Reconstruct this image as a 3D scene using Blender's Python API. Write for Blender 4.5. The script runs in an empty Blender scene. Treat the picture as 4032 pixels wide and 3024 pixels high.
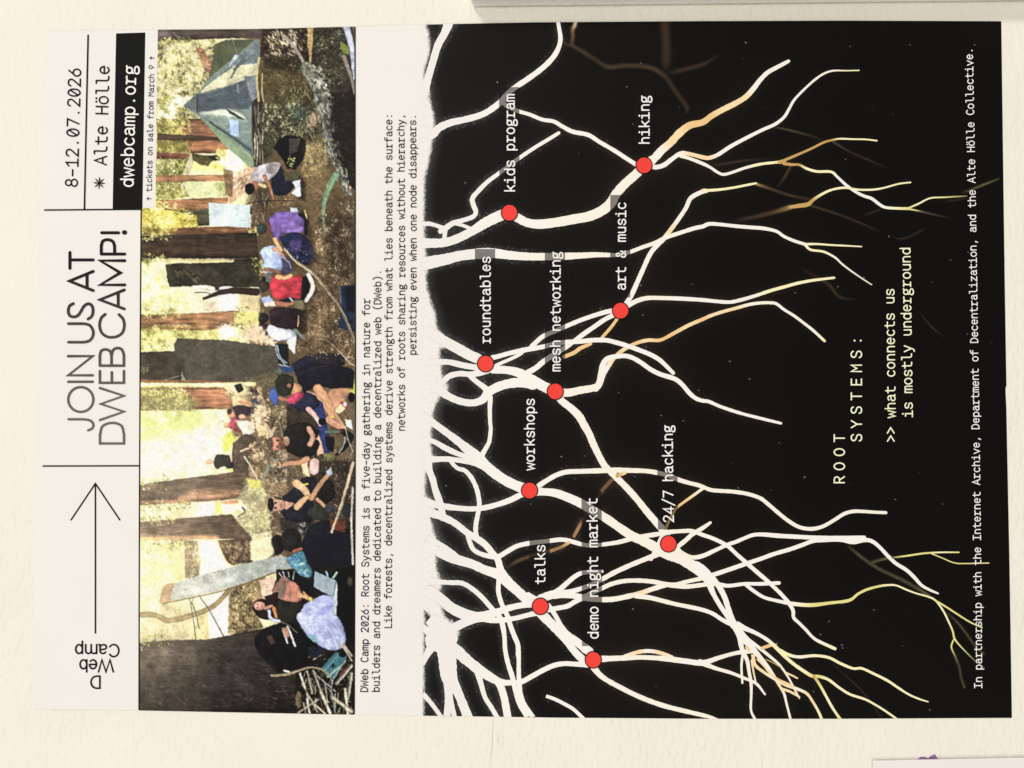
import bpy, math, random
import numpy as np

# ------------------------------------------------------------------ camera, light, exposure
scn = bpy.context.scene
COL = scn.collection
from mathutils import Matrix, Vector

cam_data = bpy.data.cameras.new("camera")
cam_data.sensor_width = 36.0
cam_data.lens = 27.23
cam_data.clip_start = 0.01
cam_data.clip_end = 50.0
cam = bpy.data.objects.new("camera", cam_data)
COL.objects.link(cam)
# hand-held phone turned on its side, a little over a third of a metre from the wall
cam.matrix_world = Matrix((
    (0.00129131, 0.99961070, -0.02787093, -0.01746192),
    (0.02175533, -0.02789244, -0.99937416, -0.33670680),
    (-0.99976249, 0.00068416, -0.02178288, -0.00522749),
    (0, 0, 0, 1)))
scn.camera = cam

world = bpy.data.worlds.new("World")
scn.world = world
world.use_nodes = True
bg = world.node_tree.nodes["Background"]
bg.inputs["Color"].default_value = (1.0, 0.985, 0.955, 1)
bg.inputs["Strength"].default_value = 0.43


def area_lamp(name, loc, target, size, power, color):
    d = bpy.data.lights.new(name, 'AREA')
    d.shape = 'DISK'
    d.size = size
    d.energy = power
    d.color = color
    o = bpy.data.objects.new(name, d)
    COL.objects.link(o)
    o.location = loc
    o.rotation_euler = (Vector(target) - Vector(loc)).to_track_quat('-Z', 'Y').to_euler()
    return o


# ceiling lamp of the room above and in front of the poster, and a weaker one further right
area_lamp("ceiling_lamp", (-0.10, -2.60, 1.02), (0, 0, 0), 0.45, 22.0, (1.0, 0.985, 0.955))
area_lamp("fill_light", (-2.1, -2.3, -0.5), (0, 0, 0), 0.6, 17.0, (1.0, 0.985, 0.955))  # unseen fill added at lower left to brighten the board's side and lower wall
area_lamp("side_lamp", (1.3, -2.6, 0.75), (0, 0, 0), 0.5, 31.0, (1.0, 0.985, 0.955))

scn.view_settings.view_transform = 'Standard'
scn.view_settings.look = 'None'
scn.view_settings.exposure = 0.0
scn.view_settings.gamma = 1.0
scn.view_settings.use_curve_mapping = False
scn.cycles.use_denoising = True
scn.cycles.max_bounces = 6
scn.cycles.transparent_max_bounces = 12

rng = np.random.default_rng(7)
random.seed(7)

# ------------------------------------------------------------------ survey of the wall plane
# Measured marks (in 1/4032 of the sheet survey) -> metres on the wall, X to the right, Z up.
SURVEY = np.array([[1.8535571959731995e-08, -0.00011379340098139879, 0.1637120987919848],
                   [-0.00011368461869907242, -1.2699592511776903e-07, 0.2315530853807631],
                   [7.344664069032919e-06, 9.41657041356824e-06, 1.0]])
FOOT = np.array([-0.01746192, -0.00522749])
SHEET_GAP = 0.0006          # the paper stands about a millimetre off the plaster


def wall_xz(p, gap=0.0):
    p = np.asarray(p, float).reshape(-1, 2)
    q = np.c_[p, np.ones(len(p))] @ SURVEY.T
    xz = q[:, :2] / q[:, 2:3]
    return FOOT + (xz - FOOT) * (1 - gap / 0.3367)


def wave(x, z):
    return 0.00018 * np.sin(9 * x + 14 * z + 0.6) + 0.00014 * np.sin(21 * x - 11 * z + 1.9) + 0.00008 * np.sin(33 * z + 8 * x)


LAYER = 0.00013


def sheet_pts(p, layer, micro=0.0):
    xz = wall_xz(p, SHEET_GAP)
    y = -(SHEET_GAP + 0.0002 + wave(xz[:, 0], xz[:, 1])) - layer * LAYER - micro
    return np.c_[xz[:, 0], y, xz[:, 1]]


def lin(c):
    c = np.asarray(c, float) / 255.0
    return np.where(c <= 0.04045, c / 12.92, ((c + 0.055) / 1.055) ** 2.4)


# ------------------------------------------------------------------ object helpers
def link(o, parent=None):
    COL.objects.link(o)
    if parent:
        o.parent = parent
    return o


def mesh_obj(name, verts, faces, mat, parent=None, colors=None, smooth=True):
    me = bpy.data.meshes.new(name)
    me.from_pydata([tuple(v) for v in verts], [], [tuple(f) for f in faces])
    return finish(name, me, mat, parent, colors, smooth)


def finish(name, me, mat, parent, colors, smooth=True):
    if colors is not None:
        a = me.color_attributes.new("Col", 'FLOAT_COLOR', 'POINT')
        c = np.ones((len(me.vertices), 4), np.float32)
        c[:, :3] = colors
        a.data.foreach_set("color", c.ravel())
    if smooth:
        me.polygons.foreach_set("use_smooth", np.ones(len(me.polygons), bool))
    me.materials.append(mat)
    me.update()
    return link(bpy.data.objects.new(name, me), parent)


def grid_obj(name, P, mat, parent=None, colors=None, extra=None):
    """P: (ny, nx, 3) array of points -> one sheet of quads."""
    ny, nx = P.shape[:2]
    v = P.reshape(-1, 3)
    idx = np.arange(ny * nx).reshape(ny, nx)
    q = np.stack([idx[:-1, :-1], idx[1:, :-1], idx[1:, 1:], idx[:-1, 1:]], -1).reshape(-1, 4)
    me = bpy.data.meshes.new(name)
    me.vertices.add(len(v))
    me.vertices.foreach_set("co", v.astype(np.float32).ravel())
    me.loops.add(q.size)
    me.loops.foreach_set("vertex_index", q.astype(np.int32).ravel())
    me.polygons.add(len(q))
    me.polygons.foreach_set("loop_start", np.arange(0, q.size, 4, dtype=np.int32))
    me.update(calc_edges=True)
    return finish(name, me, mat, parent, None if colors is None else colors.reshape(-1, 3))


# ------------------------------------------------------------------ materials
def new_mat(name, base, rough=0.5, spec=0.3, bump=None, vary=0.0, vscale=120.0, attr=False, attr_grain=0.0):
    m = bpy.data.materials.new(name)
    m.use_nodes = True
    nt = m.node_tree
    b = nt.nodes["Principled BSDF"]
    b.inputs["Roughness"].default_value = rough
    b.inputs["Specular IOR Level"].default_value = spec
    tc = nt.nodes.new("ShaderNodeTexCoord")
    src = None
    if attr:
        a = nt.nodes.new("ShaderNodeAttribute")
        a.attribute_name = "Col"
        src = a.outputs["Color"]
    amt = attr_grain if attr else vary
    if amt > 0:
        n = nt.nodes.new("ShaderNodeTexNoise")
        n.inputs["Scale"].default_value = vscale
        n.inputs["Detail"].default_value = 4
        nt.links.new(tc.outputs["Object"], n.inputs["Vector"])
        mr = nt.nodes.new("ShaderNodeMapRange")
        mr.inputs[1].default_value = 0.25
        mr.inputs[2].default_value = 0.75
        mr.inputs[3].default_value = 1 - amt
        mr.inputs[4].default_value = 1 + amt
        nt.links.new(n.outputs["Fac"], mr.inputs[0])
        mx = nt.nodes.new("ShaderNodeMix")
        mx.data_type = 'RGBA'
        mx.blend_type = 'MULTIPLY'
        mx.inputs["Factor"].default_value = 1.0
        if src is None:
            mx.inputs["A"].default_value = (*base, 1)
        else:
            nt.links.new(src, mx.inputs["A"])
        nt.links.new(mr.outputs[0], mx.inputs["B"])
        src = mx.outputs["Result"]
    if src is None:
        b.inputs["Base Color"].default_value = (*base, 1)
    else:
        nt.links.new(src, b.inputs["Base Color"])
    if bump:
        scale, dist, strength, stretch = bump
        mp = nt.nodes.new("ShaderNodeMapping")
        mp.inputs["Scale"].default_value = stretch
        nt.links.new(tc.outputs["Object"], mp.inputs["Vector"])
        n = nt.nodes.new("ShaderNodeTexNoise")
        n.inputs["Scale"].default_value = scale
        n.inputs["Detail"].default_value = 3.0
        n.inputs["Roughness"].default_value = 0.55
        nt.links.new(mp.outputs["Vector"], n.inputs["Vector"])
        bp = nt.nodes.new("ShaderNodeBump")
        bp.inputs["Strength"].default_value = strength
        bp.inputs["Distance"].default_value = dist
        nt.links.new(n.outputs["Fac"], bp.inputs["Height"])
        nt.links.new(bp.outputs["Normal"], b.inputs["Normal"])
    return m


PAPER = np.array((0.800, 0.762, 0.722))
ROOTW = np.array((0.86, 0.815, 0.750))
SHEEN = dict(rough=0.50, spec=0.075)
FIB = (900.0, 0.00003, 0.35, (1, 1, 1))
m_paper = new_mat("coated_paper", tuple(PAPER), bump=FIB, vary=0.012, vscale=40, **SHEEN)
m_print = new_mat("printed_picture", (0, 0, 0), bump=FIB, attr=True, attr_grain=0.10, vscale=1400, **SHEEN)
m_roots = new_mat("printed_roots", (0, 0, 0), bump=FIB, attr=True, attr_grain=0.02, vscale=700, **SHEEN)
m_ink = new_mat("black_ink", (0.0032, 0.0029, 0.0026), bump=FIB, vary=0.15, vscale=600, **SHEEN)
m_white = new_mat("unprinted_letters", tuple(PAPER * 1.08), bump=FIB, vary=0.01, vscale=300, **SHEEN)
m_pale = new_mat("pale_yellow_letters", (0.86, 0.86, 0.58), bump=FIB, vary=0.01, vscale=300, **SHEEN)
m_sheet = new_mat("plain_office_paper", (0.80, 0.75, 0.725), rough=0.7, spec=0.2, bump=FIB, vary=0.015, vscale=60)
m_putty = new_mat("purple_putty", (0.27, 0.13, 0.33), rough=0.6, spec=0.3, bump=(700.0, 0.0004, 0.6, (1, 1, 1)), vary=0.3, vscale=500)
m_board = new_mat("grey_canvas_edge", (0.92, 0.875, 0.80), rough=0.85, spec=0.2, bump=(1500.0, 0.0002, 0.5, (1, 1, 1)), vary=0.06, vscale=500)


def band_mat():
    m = bpy.data.materials.new("translucent_black_band")
    m.use_nodes = True
    nt = m.node_tree
    b = nt.nodes["Principled BSDF"]
    b.inputs["Base Color"].default_value = (0.0078, 0.0068, 0.0060, 1)
    b.inputs["Roughness"].default_value = SHEEN["rough"]
    b.inputs["Specular IOR Level"].default_value = SHEEN["spec"] * 1.2
    t = nt.nodes.new("ShaderNodeBsdfTransparent")
    n = nt.nodes.new("ShaderNodeTexNoise")
    n.inputs["Scale"].default_value = 300
    tc = nt.nodes.new("ShaderNodeTexCoord")
    nt.links.new(tc.outputs["Object"], n.inputs["Vector"])
    mr = nt.nodes.new("ShaderNodeMapRange")
    mr.inputs[3].default_value = 0.50
    mr.inputs[4].default_value = 0.57
    nt.links.new(n.outputs["Fac"], mr.inputs[0])
    mx = nt.nodes.new("ShaderNodeMixShader")
    nt.links.new(mr.outputs[0], mx.inputs[0])
    nt.links.new(t.outputs[0], mx.inputs[1])
    nt.links.new(b.outputs[0], mx.inputs[2])
    nt.links.new(mx.outputs[0], nt.nodes["Material Output"].inputs["Surface"])
    return m


m_band = band_mat()


def wall_mat():
    m = new_mat("cream_plaster", (0.825, 0.782, 0.680), rough=0.75, spec=0.25, vary=0.02, vscale=25)
    nt = m.node_tree
    b = nt.nodes["Principled BSDF"]
    tc = [n for n in nt.nodes if n.type == 'TEX_COORD'][0]

    def noise(scale, stretch, detail):
        mp = nt.nodes.new("ShaderNodeMapping")
        mp.inputs["Scale"].default_value = stretch
        nt.links.new(tc.outputs["Object"], mp.inputs["Vector"])
        n = nt.nodes.new("ShaderNodeTexNoise")
        n.inputs["Scale"].default_value = scale
        n.inputs["Detail"].default_value = detail
        nt.links.new(mp.outputs["Vector"], n.inputs["Vector"])
        return n.outputs["Fac"]

    a = noise(430, (0.45, 1, 1.0), 3)
    c = noise(150, (0.8, 1, 1), 2)
    add = nt.nodes.new("ShaderNodeMath")
    add.operation = 'MULTIPLY_ADD'
    nt.links.new(c, add.inputs[0])
    add.inputs[1].default_value = 0.9
    nt.links.new(a, add.inputs[2])
    # the plaster is smoother towards the top left and coarser below
    msk = noise(7, (1, 1, 1), 1)
    mr = nt.nodes.new("ShaderNodeMapRange")
    mr.inputs[1].default_value = 0.35
    mr.inputs[2].default_value = 0.65
    mr.inputs[3].default_value = 0.45
    mr.inputs[4].default_value = 1.0
    nt.links.new(msk, mr.inputs[0])
    bp = nt.nodes.new("ShaderNodeBump")
    bp.inputs["Distance"].default_value = 0.0011
    nt.links.new(mr.outputs[0], bp.inputs["Strength"])
    nt.links.new(add.outputs[0], bp.inputs["Height"])
    nt.links.new(bp.outputs["Normal"], b.inputs["Normal"])
    return m


m_wall = wall_mat()


def tag(o, label, cat, group=None):
    o["label"] = label
    o["category"] = cat
    if group:
        o["group"] = group
    return o


# ------------------------------------------------------------------ wall
def box_mesh(x0, x1, y0, y1, z0, z1):
    v = [(x, y, z) for x in (x0, x1) for y in (y0, y1) for z in (z0, z1)]
    f = [(0, 1, 3, 2), (4, 6, 7, 5), (0, 4, 5, 1), (2, 3, 7, 6), (0, 2, 6, 4), (1, 5, 7, 3)]
    return v, f


v, f = box_mesh(-2.2, 2.2, 0.0, 0.12, -1.5, 1.4)
wall = mesh_obj("wall", v, f, m_wall, smooth=False)
wall["kind"] = "structure"
m_crack = new_mat("plaster_hairline", (0.60, 0.53, 0.42), rough=0.9, spec=0.1, vary=0.2, vscale=900)
for marks in ([(1942, 2833, 1.6), (1941, 2868, 2.2), (1938, 2902, 2.8), (1938, 2936, 2.2), (1934, 2962, 2.4), (1931, 2990, 1.2), (1934, 3020, .8)],
              [(1958, 2890, .8), (1960, 2912, 2.2), (1961, 2922, 2.4), (1962, 2932, .8)]):
    xy = [(x + s * w, y) for x, y, w in marks for s in (-.5, .5)]
    xz = wall_xz(xy)
    mesh_obj("hairline_crack", [(x, -0.00012, z) for x, z in xz], [(2 * i, 2 * i + 1, 2 * i + 3, 2 * i + 2) for i in range(len(marks) - 1)], m_crack, wall, smooth=False)

# canvas board whose thick side shows right of the poster
q = wall_xz([(1858, 32), (4100, 8)])
import bmesh


def bevel_box(name, corners2d, y0, y1, mat, bev, parent=None, seg=2):
    bm = bmesh.new()
    lo = [bm.verts.new((x, y0, z)) for x, z in corners2d]
    hi = [bm.verts.new((x, y1, z)) for x, z in corners2d]
    n = len(lo)
    bm.faces.new(lo)
    bm.faces.new(hi[::-1])
    for i in range(n):
        bm.faces.new((lo[i], hi[i], hi[(i + 1) % n], lo[(i + 1) % n]))
    bmesh.ops.recalc_face_normals(bm, faces=bm.faces)
    if bev:
        bmesh.ops.bevel(bm, geom=list(bm.edges), offset=bev, segments=seg, affect='EDGES', profile=0.5)
    me = bpy.data.meshes.new(name)
    bm.to_mesh(me)
    bm.free()
    return finish(name, me, mat, parent, None, smooth=False)


bx, bz = q[:, 0], q[:, 1]
far = q[1] + (q[1] - q[0]) * 0.25
board = bevel_box("canvas_board", [(bx[0], bz[0]), (far[0], far[1]), (far[0] + 0.40, far[1]), (bx[0] + 0.40, bz[0])],
                  -0.0202, -0.0008, m_board, 0.0012)
tag(board, "thick pale grey canvas board with shaded side edge, beside the right edge of the poster", "canvas")

# plain white sheet low on the left, its corner in view, with a lump of putty under its edge
c0, c1, c2 = wall_xz([(3437, 2995), (4120, 2981), (3440, 3200)], 0.001)
ux = (c1 - c0)
uz = (c2 - c0) / np.linalg.norm(c2 - c0) * 0.21
nu = 24
P = np.zeros((nu, nu, 3))
for i in range(nu):
    for j in range(nu):
        a, b2 = j / (nu - 1), i / (nu - 1)
        p = c0 + ux / np.linalg.norm(ux) * 0.297 * a + uz * b2
        P[i, j] = (p[0], -0.0007 - 0.0003 * math.sin(3 * a + 0.6) * math.exp(-3 * b2), p[1])
sheet = grid_obj("paper_sheet", P, m_sheet)
sheet.data.polygons.foreach_set("use_smooth", np.zeros(len(sheet.data.polygons), bool))
md = sheet.modifiers.new("thickness", 'SOLIDIFY')
md.thickness = 0.0003
md.offset = 0.0
tag(sheet, "plain white paper sheet on the wall below left of the poster, corner only", "paper")


def putty():
    prof = [(3608, 2994), (3614, 2989), (3622, 2981), (3632, 2979.5), (3642, 2980), (3650, 2988), (3658, 2984), (3666, 2976),
            (3676, 2973), (3681, 2969), (3684, 2975), (3690, 2984), (3696, 2993), (3690, 3004), (3650, 3008), (3615, 3004)]
    c = np.array(prof).mean(0)
    verts, faces = [], []
    n = len(prof)
    rings = [(1.0, 0.0), (1.0, 0.0002), (0.86, 0.00036), (0.55, 0.00042)]
    for s, h in rings:
        w = wall_xz([c + (np.array(p) - c) * s for p in prof])
        for k, (x, z) in enumerate(w):
            verts.append((x, -h + 0.00004 * math.sin(k * 2.1) * (s < 1), z))
    for r in range(len(rings) - 1):
        for k in range(n):
            a, b2 = r * n + k, r * n + (k + 1) % n
            faces.append((a, b2, b2 + n, a + n))
    w = wall_xz([c])[0]
    verts.append((w[0], -0.0004, w[1]))
    for k in range(n):
        faces.append(((len(rings) - 1) * n + k, (len(rings) - 1) * n + (k + 1) % n, len(verts) - 1))
    o = mesh_obj("adhesive_putty", verts, faces, m_putty)
    bm = bmesh.new()
    bm.from_mesh(o.data)
    bmesh.ops.recalc_face_normals(bm, faces=bm.faces)
    bm.to_mesh(o.data)
    bm.free()
    return tag(o, "lump of purple putty peeking out from under the white sheet's edge", "putty")


putty()

# ------------------------------------------------------------------ poster: outline of the paper
poster = bpy.data.objects.new("poster", None)
COL.objects.link(poster)
tag(poster, "event poster with forest photo, printed text and white roots on black, on cream wall", "poster")

TOP = np.array([(187, 123), (560, 118), (1000, 114.5), (1400, 105), (1660, 98.5), (2100, 90), (2766, 84.5), (3300, 83), (3941, 85)], float)
BOT = np.array([(134, 2790), (548, 2796), (1000, 2805), (1400, 2813), (1660, 2817.5), (2200, 2826), (2766, 2829.5), (3300, 2829), (3982, 2825)], float)
LEFT = np.array([(123, 187), (400, 172), (828, 155), (1200, 147), (2000, 137), (2790, 134)], float)    # y -> x
RIGHT = np.array([(85, 3941), (600, 3949), (1100, 3956.5), (1515, 3963), (1520, 3962.6), (1528, 3959.2), (1545, 3959.6), (1610, 3962.5), (2200, 3973), (2825, 3982)], float)


def y_top(x):
    return np.interp(x, TOP[:, 0], TOP[:, 1])


def y_bot(x):
    return np.interp(x, BOT[:, 0], BOT[:, 1])


def region(x_left, x_right, nx, ny, cols=None):
    """points of a full-width strip of the sheet between two edges given as y->x functions"""
    u = (np.linspace(0, 1, nx) if cols is None else cols)[None, :]
    v = np.linspace(0, 1, ny)[:, None]
    y = 110 + v * 2700 + 0 * u
    for _ in range(4):
        x = x_left(y) * (1 - u) + x_right(y) * u
        y = y_top(x) * (1 - v) + y_bot(x) * v
    return np.stack([x, y], -1)


xl = lambda y: np.interp(y, LEFT[:, 0], LEFT[:, 1])
xr = lambda y: np.interp(y, RIGHT[:, 0], RIGHT[:, 1])
XY = region(xl, xr, 80, 60)
pts = sheet_pts(XY.reshape(-1, 2), 0).reshape(60, 80, 3)
paper = grid_obj("paper_stock", pts, m_paper, poster)
paper.data.polygons.foreach_set("use_smooth", np.zeros(len(paper.data.polygons), bool))
md = paper.modifiers.new("thickness", 'SOLIDIFY')
md.thickness = 0.0003
md.offset = -1.0

# ------------------------------------------------------------------ flat ribbons (lines, letters, roots)
class Ink:
    """collects ribbons and polygons of print, all lying on the sheet"""

    def __init__(self, levels=8, step=0.000008):
        self.levels, self.step = levels, step
        self.p, self.f, self.c, self.mic = [], [], [], []
        self.n = 0
        self.k = 0

    def add(self, pts, faces, cols=None):
        pts = np.asarray(pts, float)
        self.p.append(pts)
        self.f += [tuple(i + self.n for i in f) for f in faces]
        self.c.append(np.zeros((len(pts), 3)) if cols is None else np.broadcast_to(cols, (len(pts), 3)))
        self.mic.append(np.full(len(pts), (self.k % self.levels) * self.step))
        self.n += len(pts)
        self.k += 1

    def ribbon(self, pts, w, cols=None, cap=True, closed=False):
        pts = np.asarray(pts, float)
        keep = [0] + [i for i in range(1, len(pts)) if np.hypot(*(pts[i] - pts[i - 1])) > 1e-6]
        pts = pts[keep]
        w = np.broadcast_to(np.asarray(w, float), (max(keep) + 1,))[keep] if np.ndim(w) else np.full(len(pts), float(w))
        if cols is not None:
            cols = np.asarray(cols)
            cols = np.broadcast_to(cols, (max(keep) + 1, 3))[keep] if cols.ndim == 1 else cols[keep]
        n = len(pts)
        if n < 2:
            return
        d = np.diff(pts, axis=0)
        d /= np.linalg.norm(d, axis=1)[:, None]
        if closed:
            da = np.vstack([d[-1:], d])
            db = np.vstack([d, d[:1]])
        else:
            da = np.vstack([d[:1], d])
            db = np.vstack([d, d[-1:]])
        t = da + db
        ln = np.linalg.norm(t, axis=1)[:, None]
        t = np.where(ln > 1e-3, t / np.maximum(ln, 1e-3), da)
        nrm = np.c_[-t[:, 1], t[:, 0]]
        cosh = np.abs((nrm * np.c_[-da[:, 1], da[:, 0]]).sum(1))
        m = 1 / np.maximum(cosh, 0.42)
        off = nrm * (w * 0.5 * m)[:, None]
        V = [pts + off, pts - off]
        C = [cols, cols] if cols is not None else None
        F = [(i, i + 1, n + i + 1, n + i) for i in range(n - 1)]
        verts = np.vstack(V)
        if cap and not closed:
            base = 2 * n
            ex = []
            for e, dirv, s in ((0, -d[0], 1), (n - 1, d[-1], -1)):
                nn = np.array([-d[e if e == 0 else -1][1], d[e if e == 0 else -1][0]])
                r = w[e] * 0.5
                ring = [e]
                for a in np.linspace(0, math.pi, 7)[1:-1]:
                    ex.append(pts[e] + nn * r * math.cos(a) + dirv * r * math.sin(a))
                    ring.append(base + len(ex) - 1)
                ring.append(n + e)
                for a in range(1, len(ring) - 1):
                    F.append((ring[0], ring[a], ring[a + 1]))
            verts = np.vstack([verts, np.array(ex)])
            if C is not None:
                C = C + [np.repeat(cols[:1], 5, 0), np.repeat(cols[-1:], 5, 0)]
        self.add(verts, F, None if C is None else np.vstack(C))

    def build(self, name, layer, mat, parent, colors=False, trim=False):
        P = np.vstack(self.p)
        if trim:
            P[:, 1] = np.clip(P[:, 1], y_top(P[:, 0]) + 0.3, y_bot(P[:, 0]) - 0.3)
            P[:, 0] = np.maximum(P[:, 0], 1665.0)
        v = sheet_pts(P, layer, np.concatenate(self.mic))
        o = mesh_obj(name, v, self.f, mat, parent, np.vstack(self.c) if colors else None, smooth=False)
        return o


def spline(pts, per=6):
    """Catmull-Rom through rows of pts (any number of columns)"""
    p = np.asarray(pts, float)
    if len(p) < 3:
        return p
    e = np.vstack([2 * p[0] - p[1], p, 2 * p[-1] - p[-2]])
    out = []
    for i in range(1, len(e) - 2):
        a, b, c, d = e[i - 1], e[i], e[i + 1], e[i + 2]
        for t in np.arange(per) / per:
            out.append(0.5 * (2 * b + (c - a) * t + (2 * a - 5 * b + 4 * c - d) * t * t + (3 * b - a - 3 * c + d) * t ** 3))
    out.append(p[-1])
    return np.array(out)


# ------------------------------------------------------------------ stroke alphabet (typewriter slab letters)
def arc(cx, cy, rx, ry, a0, a1, n=None):
    n = n or max(4, int(abs(a1 - a0) / 22))
    t = np.radians(np.linspace(a0, a1, n + 1))
    return [(cx + rx * math.cos(a), cy + ry * math.sin(a)) for a in t]


def sp(*p):
    return [tuple(q) for q in spline(p, 4)]


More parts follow.
